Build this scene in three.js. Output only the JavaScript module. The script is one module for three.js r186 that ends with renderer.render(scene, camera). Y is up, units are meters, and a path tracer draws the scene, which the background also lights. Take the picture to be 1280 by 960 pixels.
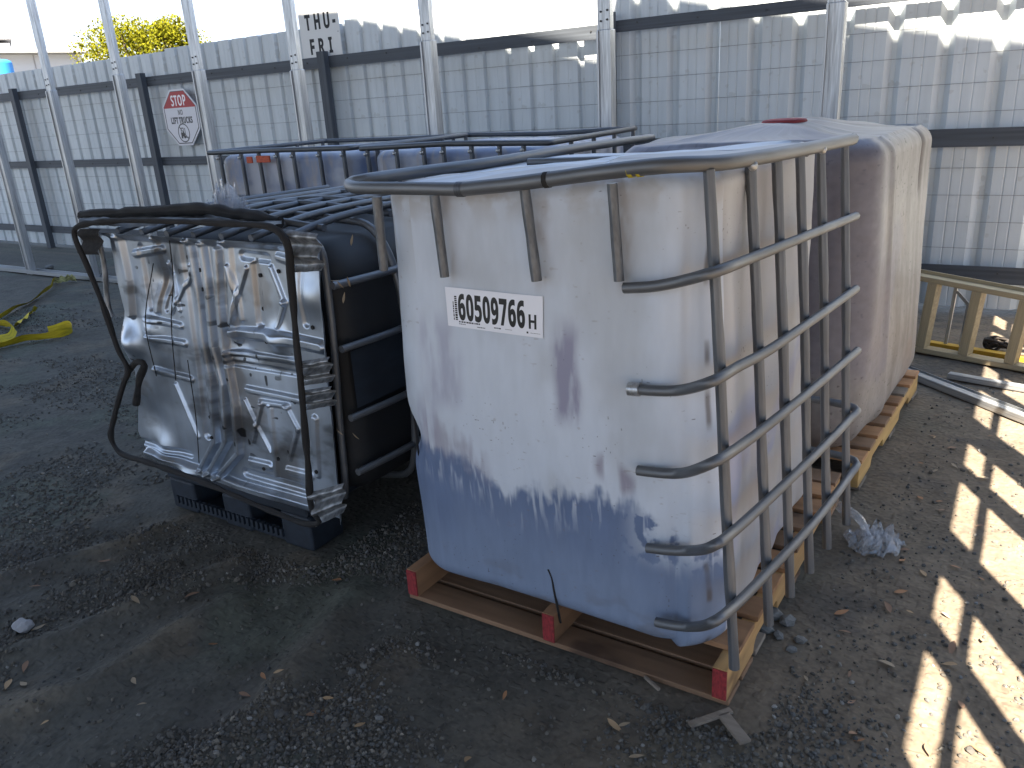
import * as THREE from 'three';
import { mergeGeometries, toCreasedNormals } from 'three/addons/utils/BufferGeometryUtils.js';
import { RoundedBoxGeometry } from 'three/addons/geometries/RoundedBoxGeometry.js';

// ------------------------------------------------------------------ camera
const W0 = 1280, H0 = 960, FOC = 995, CAMH = 1.461;
const PITCH = THREE.MathUtils.degToRad(19.25), ROLL = THREE.MathUtils.degToRad(3.5), YAW = THREE.MathUtils.degToRad(33.2);
const V = (x, y, z) => new THREE.Vector3(x, y, z);
const cY = Math.cos(YAW), sY = Math.sin(YAW);
const yard = (p) => V(cY * p.x + sY * p.z, p.y, -sY * p.x + cY * p.z);
const fw0 = V(0, -Math.sin(PITCH), -Math.cos(PITCH)), up0 = V(0, Math.cos(PITCH), -Math.sin(PITCH)), rt0 = V(1, 0, 0);
const FW = yard(fw0);
const RT = yard(rt0.clone().multiplyScalar(Math.cos(ROLL)).addScaledVector(up0, -Math.sin(ROLL)));
const UP = yard(rt0.clone().multiplyScalar(Math.sin(ROLL)).addScaledVector(up0, Math.cos(ROLL)));
const EYE = V(0, CAMH, 0);
const scene = new THREE.Scene();
const camera = new THREE.PerspectiveCamera(2 * Math.atan(H0 / 2 / FOC) * 180 / Math.PI, W0 / H0, 0.05, 900);
camera.position.copy(EYE); camera.up.copy(UP); camera.lookAt(EYE.clone().add(FW));

// ------------------------------------------------------------------ sky, sun, exposure
const EXPOSURE = 7.8;
{
  const w = 128, h = 128, d = new Float32Array(w * h * 4);
  for (let j = 0; j < h; j++) {
    const el = ((j + 0.5) / h - 0.5) * Math.PI;
    const t = Math.max(0, Math.sin(el)), k = Math.pow(1 - t, 3.2);
    const c = el >= 0 ? [0.09 + 0.135 * k, 0.136 + 0.112 * k, 0.225 + 0.047 * k] : [0.05, 0.048, 0.045];
    for (let i = 0; i < w; i++) { const o = (j * w + i) * 4; d[o] = c[0]; d[o + 1] = c[1]; d[o + 2] = c[2]; d[o + 3] = 1; }
  }
  const sky = new THREE.DataTexture(d, w, h, THREE.RGBAFormat, THREE.FloatType);
  sky.mapping = THREE.EquirectangularReflectionMapping; sky.magFilter = THREE.LinearFilter; sky.minFilter = THREE.LinearFilter; sky.needsUpdate = true;
  scene.background = sky; scene.environment = sky;
}
const KX = 0.407, KZ = 0.734;                 // sun: metres the light moves towards -X and -Z for each metre it falls
const sun = new THREE.DirectionalLight(new THREE.Color(1, 0.9, 0.76), 5);
sun.position.set(KX * 30 - 3, 30, KZ * 30 - 3); sun.target.position.set(-3, 0, -3);
sun.castShadow = true; sun.shadow.mapSize.set(4096, 4096); sun.shadow.radius = 1;
Object.assign(sun.shadow.camera, { left: -18, right: 18, top: 18, bottom: -18, near: 1, far: 90 });
scene.add(sun, sun.target);
const renderer = new THREE.WebGLRenderer({ antialias: true });
renderer.toneMapping = THREE.LinearToneMapping; renderer.toneMappingExposure = EXPOSURE; renderer.shadowMap.enabled = true;

// ------------------------------------------------------------------ helpers
function ray(u, v) { return FW.clone().addScaledVector(RT, (u - W0 / 2) / FOC).addScaledVector(UP, -(v - H0 / 2) / FOC); }
const hit = (u, v, f) => { const d = ray(u, v); return EYE.clone().addScaledVector(d, f(d)); };
const onY = (u, v, y = 0) => hit(u, v, (d) => (y - CAMH) / d.y);
const onZ = (u, v, Z) => hit(u, v, (d) => Z / d.z);
const onX = (u, v, X) => hit(u, v, (d) => X / d.x);
const onP = (u, v, n, c) => hit(u, v, (d) => (c - n.dot(EYE)) / n.dot(d));

function rng(seed) { let s = seed >>> 0; return () => { s = (s + 0x6D2B79F5) >>> 0; let t = s; t = Math.imul(t ^ (t >>> 15), t | 1); t ^= t + Math.imul(t ^ (t >>> 7), t | 61); return ((t ^ (t >>> 14)) >>> 0) / 4294967296; }; }
function hash2(i, j, s) { let n = Math.imul(i, 374761393) + Math.imul(j, 668265263) + Math.imul(s, 1442695041); n = Math.imul(n ^ (n >>> 13), 1274126177); return ((n ^ (n >>> 16)) >>> 0) / 4294967296; }
function vn(x, y, s = 0, px = 0, py = 0) {       // value noise, optional integer period
  const xi = Math.floor(x), yi = Math.floor(y); let fx = x - xi, fy = y - yi; fx = fx * fx * (3 - 2 * fx); fy = fy * fy * (3 - 2 * fy);
  const w = (a, p) => (p ? ((a % p) + p) % p : a);
  const a = hash2(w(xi, px), w(yi, py), s), b = hash2(w(xi + 1, px), w(yi, py), s), c = hash2(w(xi, px), w(yi + 1, py), s), d = hash2(w(xi + 1, px), w(yi + 1, py), s);
  return a + (b - a) * fx + (c - a) * fy + (a - b - c + d) * fx * fy;
}
function fbm(x, y, o = 4, s = 0, px = 0, py = 0) { let r = 0, a = 0.5, t = 0; for (let i = 0; i < o; i++) { r += a * vn(x, y, s + i, px, py); t += a; a *= 0.5; x *= 2; y *= 2; px *= 2; py *= 2; } return r / t; }
const sm = (a, b, x) => { const t = Math.min(1, Math.max(0, (x - a) / (b - a))); return t * t * (3 - 2 * t); };
const mix = (a, b, t) => a + (b - a) * t;
const mix3 = (a, b, t) => [mix(a[0], b[0], t), mix(a[1], b[1], t), mix(a[2], b[2], t)];
const segDist = (x, y, a, b, c, d) => { const ux = c - a, uy = d - b, t = Math.min(1, Math.max(0, ((x - a) * ux + (y - b) * uy) / (ux * ux + uy * uy))); return Math.hypot(x - a - t * ux, y - b - t * uy); };
const toS = (c) => Math.round(255 * Math.min(1, Math.max(0, c <= 0.0031308 ? 12.92 * c : 1.055 * Math.pow(c, 1 / 2.4) - 0.055)));
function colTex(w, h, fn, rep = true) {          // fn gives linear rgb
  const d = new Uint8Array(w * h * 4);
  for (let j = 0; j < h; j++) for (let i = 0; i < w; i++) { const c = fn((i + 0.5) / w, (j + 0.5) / h), o = (j * w + i) * 4; d[o] = toS(c[0]); d[o + 1] = toS(c[1]); d[o + 2] = toS(c[2]); d[o + 3] = 255; }
  const t = new THREE.DataTexture(d, w, h); t.colorSpace = THREE.SRGBColorSpace; return finishTex(t, rep);
}
function datTex(w, h, fn, rep = true) {
  const d = new Uint8Array(w * h * 4);
  for (let j = 0; j < h; j++) for (let i = 0; i < w; i++) { const c = Math.round(255 * Math.min(1, Math.max(0, fn((i + 0.5) / w, (j + 0.5) / h)))), o = (j * w + i) * 4; d[o] = d[o + 1] = d[o + 2] = c; d[o + 3] = 255; }
  return finishTex(new THREE.DataTexture(d, w, h), rep);
}
function finishTex(t, rep) { t.wrapS = t.wrapT = rep ? THREE.RepeatWrapping : THREE.ClampToEdgeWrapping; t.magFilter = THREE.LinearFilter; t.minFilter = THREE.LinearMipmapLinearFilter; t.generateMipmaps = true; t.needsUpdate = true; return t; }
const std = (o) => new THREE.MeshStandardMaterial(o);
const lin = (r, g, b) => new THREE.Color().setRGB(r, g, b);

const taken = {};
function numbered(n) { taken[n] = (taken[n] ?? -1) + 1; return taken[n] ? n + '_' + String(taken[n]).padStart(3, '0') : n; }
function tag(o, label, category, group) { o.userData.label = label; o.userData.category = category; if (group) o.userData.group = group; return o; }
function thing(name, label, category, base, group) {
  const o = new THREE.Group(); o.name = numbered(name); o.position.copy(base); scene.add(o); tag(o, label, category, group); return o;
}
const origin = (p) => { const r = V(0, 0, 0); for (let q = p; q && q !== scene; q = q.parent) r.add(q.position); return r; };
function part(name, geo, mat, parent) {          // geo in world coordinates
  const o = origin(parent); geo.translate(-o.x, -o.y, -o.z);
  const m = new THREE.Mesh(geo, mat); m.name = name; m.castShadow = m.receiveShadow = true; parent.add(m); return m;
}
function piece(name, geo, mat, parent, pos, rot) { // shared geometry, placed at a world position
  const m = new THREE.Mesh(geo, mat); m.name = name; m.castShadow = m.receiveShadow = true; m.position.copy(pos).sub(origin(parent)); if (rot) m.rotation.set(...rot); parent.add(m); return m;
}
function single(name, geo, mat, label, category, group) {
  geo.computeBoundingBox(); const b = geo.boundingBox, base = V((b.min.x + b.max.x) / 2, b.min.y, (b.min.z + b.max.z) / 2);
  geo.translate(-base.x, -base.y, -base.z);
  const m = new THREE.Mesh(geo, mat); m.name = numbered(name); m.position.copy(base); m.castShadow = m.receiveShadow = true; scene.add(m); return tag(m, label, category, group);
}
function structure(name, geo, mat) { const m = new THREE.Mesh(geo, mat); m.name = numbered(name); m.userData.kind = 'structure'; m.castShadow = m.receiveShadow = true; scene.add(m); return m; }
function box(x0, x1, y0, y1, z0, z1, r = 0) {
  const g = r ? new RoundedBoxGeometry(x1 - x0, y1 - y0, z1 - z0, 2, r) : new THREE.BoxGeometry(x1 - x0, y1 - y0, z1 - z0);
  return g.translate((x0 + x1) / 2, (y0 + y1) / 2, (z0 + z1) / 2);
}
function tube(pts, r, { seg, rad = 8, closed = false, cap = true, wob = 0, seed = 1, tension } = {}) {
  const c = new THREE.CatmullRomCurve3(pts, closed, tension === undefined ? 'centripetal' : 'catmullrom', tension);
  const L = c.getLength(), n = seg ?? Math.max(2, Math.min(160, Math.round(L / 0.03)));
  const g = new THREE.TubeGeometry(c, pts.length === 2 && !wob ? 1 : n, r, rad, closed);
  if (wob) { const p = g.attributes.position, q = g.attributes.normal; for (let i = 0; i < p.count; i++) { const k = (vn(p.getX(i) * 18 + p.getZ(i) * 7, p.getY(i) * 18, seed) - 0.5) * 2 * wob; p.setXYZ(i, p.getX(i) + q.getX(i) * k, p.getY(i) + q.getY(i) * k, p.getZ(i) + q.getZ(i) * k); } g.computeVertexNormals(); }
  if (!closed && cap) {
    const caps = [0, 1].map((t) => { const d = new THREE.CircleGeometry(r, rad), T = c.getTangent(t).multiplyScalar(t ? 1 : -1), m = new THREE.Matrix4().makeRotationFromQuaternion(new THREE.Quaternion().setFromUnitVectors(V(0, 0, 1), T)); m.setPosition(c.getPoint(t)); d.applyMatrix4(m); return d; });
    return mergeGeometries([g, ...caps]);
  }
  return g;
}
const bar = (a, b, r, rad = 8) => tube([a, b], r, { rad });
function beam(a, b, w, h, up = V(0, 1, 0), r = 0) {   // rectangular bar from a to b
  const d = b.clone().sub(a), L = d.length(); d.normalize();
  const x = new THREE.Vector3().crossVectors(up, d).normalize(), y = new THREE.Vector3().crossVectors(d, x);
  const g = r ? new RoundedBoxGeometry(w, h, L, 1, r) : new THREE.BoxGeometry(w, h, L), m = new THREE.Matrix4().makeBasis(x, y, d); m.setPosition(a.clone().add(b).multiplyScalar(0.5)); return g.applyMatrix4(m);
}
function grid(nu, nv, fn, closeU = false) {        // fn(u,v) -> Vector3 ; uv = u,v
  const p = [], uv = [], ix = [];
  for (let j = 0; j <= nv; j++) for (let i = 0; i <= nu; i++) { const q = fn(i / nu, j / nv); p.push(q.x, q.y, q.z); uv.push(i / nu, j / nv); }
  for (let j = 0; j < nv; j++) for (let i = 0; i < nu; i++) { const a = j * (nu + 1) + i, b = a + 1, c = a + nu + 1, d = c + 1; ix.push(a, b, d, a, d, c); }
  const g = new THREE.BufferGeometry(); g.setAttribute('position', new THREE.Float32BufferAttribute(p, 3)); g.setAttribute('uv', new THREE.Float32BufferAttribute(uv, 2)); g.setIndex(ix); g.computeVertexNormals();
  if (closeU) { const n = g.attributes.normal; for (let j = 0; j <= nv; j++) { const a = j * (nu + 1), b = a + nu; const m = V(n.getX(a) + n.getX(b), n.getY(a) + n.getY(b), n.getZ(a) + n.getZ(b)).normalize(); n.setXYZ(a, m.x, m.y, m.z); n.setXYZ(b, m.x, m.y, m.z); } }
  return g;
}
function planarUV(g, f) { const p = g.attributes.position, uv = new Float32Array(p.count * 2); for (let i = 0; i < p.count; i++) { const r = f(p.getX(i), p.getY(i), p.getZ(i)); uv[2 * i] = r[0]; uv[2 * i + 1] = r[1]; } g.setAttribute('uv', new THREE.BufferAttribute(uv, 2)); return g; }

// ------------------------------------------------------------------ materials
const mottle = (base, amp, sx, sy, seed, w = 256) => colTex(w, w, (u, v) => { const n = fbm(u * sx, v * sy, 5, seed, sx, sy), k = 1 + amp * (n - 0.5) * 2; return base.map((c) => c * k); });
const galvTex = colTex(512, 512, (u, v) => { const a = fbm(u * 24, v * 24, 3, 3, 24, 24), b = fbm(u * 5, v * 9, 4, 9, 5, 9); const k = 0.85 + 0.5 * (a - 0.5) + 0.6 * (b - 0.5); return [0.50 * k, 0.515 * k, 0.53 * k]; });
const galvR = datTex(256, 256, (u, v) => 0.42 + 0.35 * (fbm(u * 12, v * 12, 4, 21, 12, 12) - 0.5));
const M = {};
M.galv = std({ map: galvTex, metalness: 0.75, roughness: 0.95, roughnessMap: galvR });
M.cage = std({ map: mottle([0.15, 0.158, 0.168], 0.4, 9, 9, 31), metalness: 0.6, roughness: 0.5 });
M.cageDark = std({ map: mottle([0.10, 0.108, 0.12], 0.5, 9, 9, 35), metalness: 0.55, roughness: 0.5 });
M.railPaint = std({ map: mottle([0.052, 0.06, 0.072], 0.45, 11, 7, 41), roughness: 0.6 });
M.wire = std({ color: lin(0.09, 0.09, 0.09), metalness: 0.4, roughness: 0.6 });
M.bolt = std({ color: lin(0.05, 0.05, 0.05), metalness: 0.6, roughness: 0.5 });
M.soot = std({ map: mottle([0.016, 0.015, 0.015], 0.9, 14, 10, 51), roughness: 0.9 });
M.blackPlastic = std({ map: mottle([0.010, 0.011, 0.013], 0.6, 6, 6, 55), roughness: 0.7 });
M.darkBlue = std({ map: mottle([0.012, 0.018, 0.028], 0.5, 8, 8, 57), roughness: 0.65 });
M.red = std({ map: mottle([0.24, 0.022, 0.025], 0.6, 9, 9, 61), roughness: 0.75 });
M.orange = std({ map: mottle([0.4, 0.06, 0.02], 0.5, 9, 9, 62), roughness: 0.6 });
M.film = new THREE.MeshPhysicalMaterial({ color: lin(0.85, 0.87, 0.9), roughness: 0.16, transmission: 0.8, thickness: 0, specularIntensity: 1, side: THREE.DoubleSide });
M.yellowStrap = std({ map: mottle([0.5, 0.38, 0.012], 0.5, 10, 10, 66), roughness: 0.8, side: THREE.DoubleSide });
M.fibre = std({ map: mottle([0.32, 0.26, 0.16], 0.35, 4, 30, 67), roughness: 0.55 });
M.fibreYellow = std({ map: mottle([0.42, 0.25, 0.02], 0.35, 4, 30, 68), roughness: 0.55 });
M.rope = std({ map: mottle([0.03, 0.024, 0.02], 0.8, 20, 20, 69), roughness: 0.95 });
M.stone = std({ map: mottle([0.13, 0.13, 0.125], 0.5, 6, 6, 70), roughness: 0.95 });
function woodTex(base, seed) { return colTex(256, 256, (u, v) => { const g = fbm(u * 3, v * 46, 4, seed, 3, 46), k = fbm(u * 6, v * 5, 4, seed + 9, 6, 5), st = sm(0.66, 0.8, fbm(u * 5, v * 9, 4, seed + 20, 5, 9)); const m = 0.62 + 0.75 * g + 0.35 * (k - 0.5); return [base[0] * m * (1 - 0.6 * st), base[1] * m * (1 - 0.62 * st), base[2] * m * (1 - 0.6 * st)]; }); }
const woodBump = datTex(256, 256, (u, v) => fbm(u * 3, v * 60, 4, 77, 3, 60));
const wood = (b, s) => std({ map: woodTex(b, s), bumpMap: woodBump, bumpScale: 0.0012, roughness: 0.85 });
M.woodBrown = [wood([0.36, 0.19, 0.09], 101), wood([0.28, 0.15, 0.075], 102), wood([0.22, 0.13, 0.075], 103)];
M.woodGrey = [wood([0.2, 0.165, 0.13], 104), wood([0.15, 0.125, 0.1], 105)];
M.woodYellow = [wood([0.5, 0.31, 0.11], 106), wood([0.42, 0.25, 0.1], 107)];

// ------------------------------------------------------------------ ground
const ruts = [[[-40, 912], [0, 895], [120, 852], [215, 792], [290, 752]], [[-40, 738], [60, 705], [150, 680], [250, 640]], [[-40, 830], [80, 795], [180, 752], [300, 700]], [[240, 960], [330, 880], [400, 800], [440, 740]]].map((l) => l.map(([u, v]) => onY(u, v)));
const rutD = (x, z) => { let d = 9; for (const l of ruts) for (let i = 0; i < l.length - 1; i++) d = Math.min(d, segDist(x, z, l[i].x, l[i].z, l[i + 1].x, l[i + 1].z)); return d + 0.05 * (fbm(x * 5, z * 5, 3, 215) - 0.5); };
const gnoise = (x, z) => {
  let h = 0.020 * (fbm(x * 1.1, z * 1.1, 4, 201) - 0.5) + 0.012 * (fbm(x * 5, z * 5, 3, 205) - 0.5) + 0.007 * (fbm(x * 19, z * 19, 3, 207) - 0.5);
  if (x < -0.8 && x > -6 && z > -3.2) { const d = rutD(x, z); h += 0.022 * Math.exp(-Math.pow(d / 0.045, 2)) - 0.012 * Math.exp(-Math.pow((d - 0.13) / 0.06, 2)); }   // ridges squeezed up by wheels
  return h - 0.006;
};
const flatZones = [[-1.53, -0.42, -2.9, -1.6], [-1.42, -0.33, -4.2, -2.95], [-3.0, -1.95, -2.8, -1.65], [-4.5, -2.0, -4.5, -3.4]];
const flatK = (x, z) => { let k = 1; for (const [a, b, c, d] of flatZones) { const dx = Math.max(a - x, x - b, 0), dz = Math.max(c - z, z - d, 0); k = Math.min(k, sm(0, 0.12, Math.hypot(dx, dz))); } return k; };
const groundY = (x, z) => (x > -12 && x < 2.2 && z > -6.6 && z < 1.4) ? gnoise(x, z) * mix(0.15, 1, flatK(x, z)) - 0.003 * (1 - flatK(x, z)) : 0;
{
  const lineup = (lo, a, b, hi, step, n) => { const r = []; for (let k = n; k > 0; k--) r.push(a - (a - lo) * Math.pow(k / n, 3)); for (let x = a; x < b; x += step) r.push(x); for (let k = 0; k <= n; k++) r.push(b + (hi - b) * Math.pow(k / n, 3)); return r; };
  const xs = lineup(-300, -9.4, 1.2, 300, 0.022, 26), zs = lineup(-400, -6.3, 0.2, 200, 0.022, 26);
  const nx = xs.length, nz = zs.length, p = new Float32Array(nx * nz * 3), uv = new Float32Array(nx * nz * 2), col = new Float32Array(nx * nz * 3), ix = [];
  for (let j = 0; j < nz; j++) for (let i = 0; i < nx; i++) {
    const o = j * nx + i, x = xs[i], z = zs[j]; p[3 * o] = x; p[3 * o + 1] = groundY(x, z); p[3 * o + 2] = z; uv[2 * o] = x / 1.7; uv[2 * o + 1] = z / 1.7;
    // dry pale dust to the right, dark damp gravelly soil to the left, patches of both between
    const n = fbm(x * 0.9, z * 0.9, 4, 221), n2 = fbm(x * 4.5, z * 4.5, 4, 225), n3 = fbm(x * 14, z * 14, 3, 228);
    let d = sm(-1.6, 0.1, x + 1.6 * (n - 0.5) + 0.35 * (n2 - 0.5));
    let c = mix3([0.085, 0.081, 0.068], [0.165, 0.126, 0.087], d);
    c = mix3(c, [0.135, 0.112, 0.082], 0.6 * sm(0.56, 0.7, n2) * (1 - d));
    c = mix3(c, [0.085, 0.1, 0.075], 0.5 * sm(0.55, 0.68, fbm(x * 2.2, z * 2.2, 4, 231)) * (1 - d));
    c = mix3(c, [0.06, 0.055, 0.05], 0.5 * sm(0.62, 0.72, fbm(x * 3.1 + 9, z * 6, 4, 235)));
    if (x < -0.8 && x > -6 && z > -3.2) c = mix3(c, [0.15, 0.128, 0.095], 0.75 * sm(0.055, 0.01, rutD(x, z)) * sm(0.35, 0.6, n2));
    const k = 0.75 + 0.5 * n3; col.set([c[0] * k, c[1] * k, c[2] * k], 3 * o);
  }
  for (let j = 0; j < nz - 1; j++) for (let i = 0; i < nx - 1; i++) { const a = j * nx + i, b = a + 1, c = a + nx, d = c + 1; ix.push(a, c, b, b, c, d); }
  const g = new THREE.BufferGeometry(); g.setAttribute('position', new THREE.BufferAttribute(p, 3)); g.setAttribute('uv', new THREE.BufferAttribute(uv, 2)); g.setAttribute('color', new THREE.BufferAttribute(col, 3)); g.setIndex(ix); g.computeVertexNormals();
  const T = 1024;
  const grit = (u, v) => 0.55 * fbm(u * 90, v * 90, 4, 241, 90, 90) + 0.45 * fbm(u * 22, v * 22, 4, 245, 22, 22);
  const map = colTex(T, T, (u, v) => { const a = fbm(u * 150, v * 150, 3, 251, 150, 150), b = grit(u, v), sp = sm(0.74, 0.82, vn(u * 130, v * 130, 255, 130, 130)) * sm(0.5, 0.6, vn(u * 31, v * 31, 256, 31, 31)); const k = 0.35 + 0.62 * a + 0.72 * b; return [Math.min(1, k * (0.86 + 0.5 * sp)), Math.min(1, k * (0.86 + 0.52 * sp)), Math.min(1, k * (0.86 + 0.55 * sp))]; });
  const bump = datTex(T, T, (u, v) => 0.6 * grit(u, v) + 0.4 * sm(0.5, 0.85, vn(u * 120, v * 120, 261, 120, 120)));
  structure('ground', g, std({ map, vertexColors: true, bumpMap: bump, bumpScale: 0.005, roughness: 0.97 }));
}

// ------------------------------------------------------------------ unseen canopy and side screen, added and shaped to cast the yard shade
const HR = 6.2, XC = 0.62, ZF = -5.91;
M.shadeSheet = std({ color: lin(0.16, 0.16, 0.16), metalness: 0.2, roughness: 0.7, side: THREE.DoubleSide });
{
  const t = thing('added_shade_roof', 'large flat unseen canopy roof added to cast the shade over the yard', 'canopy', V(-6, 0, -1));
  const edge = [[-16, 2.9], [-5.33, 2.27], [-2.86, 1.72], [-2.74, 2.2], [-1.05, 1.81], [0.05, 1.60]].map(([x, y]) => [x + (HR - y) * KX, ZF + (HR - y) * KZ]);  // added roof's edge, cut to cast the stepped shadow line on the fence
  const s = new THREE.Shape(); s.moveTo(-14.66, -8); for (const [x, z] of edge) s.lineTo(x, -z); s.lineTo(2.05, -edge[edge.length - 1][1]); s.lineTo(2.05, -8); s.closePath();
  part('shade_sheet', new THREE.ExtrudeGeometry(s, { depth: 0.03, bevelEnabled: false }).rotateX(-Math.PI / 2).translate(0, HR, 0), M.shadeSheet, t);
  for (const z of [-2.2, 0.8, 3.7, 7.8]) part('shade_roof_beam', box(-14.5, 2.0, HR - 0.155, HR - 0.004, z - 0.05, z + 0.05), M.galv, t);
  for (const x of [-14, -9, -4, 1.9]) part('post', box(x - 0.05, x + 0.05, 0, HR - 0.16, 7.75, 7.85), M.galv, t);
  const w = thing('added_shade_screen', 'unseen side screen added to shape the sun patches through its slotted lower frame', 'screen', V(XC, 0, -1.2));
  part('shade_sheeting', box(XC, XC + 0.01, 1.72, 3.0, -4.9, 2.5), M.shadeSheet, w); part('shade_sheeting', box(XC + 0.002, XC + 0.008, 3.0, 3.75, -4.2, 2.5), M.shadeSheet, w);
  part('rail', box(XC, XC + 0.008, 1.467, 1.536, -4.9, 2.5), M.galv, w);
  for (let k = -3; k < 4; k++) for (const [z, wd] of [[-0.854, 0.105], [-1.334, 0.25]]) part('post', box(XC + 0.021, XC + 0.06, 0, 1.95, z + 1.13 * k - wd / 2, z + 1.13 * k + wd / 2), M.galv, w);  // added posts, spaced to cast the dark bands between the sun patches
}

// ------------------------------------------------------------------ corrugated fence
const sheetCol = colTex(512, 512, (u, v) => { const a = fbm(u * 6, v * 3, 4, 301, 6, 3), st = fbm(u * 40, v * 2, 4, 305, 40, 2), sp = sm(0.73, 0.78, fbm(u * 22, v * 22, 3, 308, 22, 22)); const k = 0.93 + 0.14 * (a - 0.5) + 0.16 * (st - 0.5); return mix3([0.60 * k, 0.635 * k, 0.645 * k], [0.36, 0.35, 0.32], 0.3 * sp); });
M.sheet = [std({ map: sheetCol, roughness: 0.5, metalness: 0.05, side: THREE.DoubleSide }), std({ map: sheetCol, color: lin(0.93, 0.94, 0.95), roughness: 0.5, metalness: 0.05, side: THREE.DoubleSide })];
function sheetGeo(pitch, n, ribW, dep, H, minor) {
  const pr = []; // profile x, z
  for (let k = 0; k < n; k++) {
    const x = k * pitch, fl = ribW * (minor ? 0.36 : 0.25);
    pr.push([x, 0]);
    if (minor) for (const q of [0.32, 0.64]) { const m = x + (pitch - ribW) * q; pr.push([m - 0.006, 0], [m, -0.004], [m + 0.006, 0]); }
    else { const m = x + (pitch - ribW) * 0.5; pr.push([m - 0.006, 0], [m, -0.0025], [m + 0.006, 0]); }
    const e = x + pitch - ribW; pr.push([e, 0], [e + fl, -dep], [e + ribW - fl, -dep], [x + pitch, 0]);
  }
  const p = [], uv = []; const rows = [0, H];
  for (let i = 0; i < pr.length - 1; i++) {
    const [x0, z0] = pr[i], [x1, z1] = pr[i + 1]; if (x1 - x0 < 1e-6) continue;
    p.push(x0, 0, z0, x1, 0, z1, x1, H, z1, x0, 0, z0, x1, H, z1, x0, H, z0);
    uv.push(x0, 0, x1, 0, x1, H, x0, 0, x1, H, x0, H);
  }
  const g = new THREE.BufferGeometry(); g.setAttribute('position', new THREE.Float32BufferAttribute(p, 3)); g.setAttribute('uv', new THREE.Float32BufferAttribute(uv.map((q) => q / 1.3), 2)); g.computeVertexNormals(); return g;
}
function fence(label, x0, x1, opts) {
  const f = thing('corrugated_fence', label, 'fence', V((x0 + x1) / 2, 0, ZF));
  const r = rng(opts.seed), gs = opts.heights.map((H) => sheetGeo(opts.pitch, opts.n, opts.ribW, opts.dep, H, opts.minor));
  let k = 0; const w = opts.pitch * opts.n;
  for (let x = x1 - w; x > x0 - w * 0.5; x -= w, k++) { const g = gs[opts.pick ? opts.pick(x) : Math.floor(r() * gs.length)]; piece('panel', g, M.sheet[k % 2], f, V(x, 0.03, ZF - (k % 2) * 0.003)); }
  const xl = x1 - w * k;
  for (const [y, hh] of opts.rails) { const m = part('rail', box(xl, x1, y - hh / 2, y + hh / 2, ZF + 0.067, ZF + 0.073), M.railPaint, f); for (let x = x1 - 0.12; x > Math.max(xl, -11); x -= 0.44 + 0.1 * r()) part('screw', new THREE.CylinderGeometry(0.006, 0.006, 0.008, 6).rotateX(Math.PI / 2).translate(x, y + (r() - 0.5) * hh * 0.5, ZF + 0.076), M.bolt, m); }
  for (let y = 0.42; y < 2.05; y += 0.168) part('wire', bar(V(xl, y, ZF + 0.012), V(x1, y + 0.004, ZF + 0.012), 0.0012, 5), M.wire, f);
  for (const x of opts.posts) { const p = part('post', box(x - 0.045, x + 0.045, 0, opts.postTop ?? 2.03, ZF + 0.076, ZF + 0.14), M.railPaint, f); }
  return f;
}
fence('pale corrugated metal fence section with three dark rails behind the stop sign', -15, -2.80, { seed: 5, pitch: 0.22, n: 4, ribW: 0.062, dep: 0.028, heights: [2.2, 2.225, 2.25], pick: (x) => (x < -8.6 ? 0 : x < -6.1 ? 1 : 2), rails: [[1.94, 0.1], [1.09, 0.09], [0.245, 0.09]], posts: [-13.8, -11.12, -8.43, -5.66] });
fence('pale corrugated metal fence section with wide ribs behind the yellow ladder', -2.72, 3.325, { seed: 8, pitch: 0.2935, n: 3, ribW: 0.098, dep: 0.04, minor: true, heights: [2.42], rails: [[1.963, 0.08], [1.112, 0.11], [0.265, 0.11]], posts: [-2.76, 0.6, 3.3], postTop: 2.06 });

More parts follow.
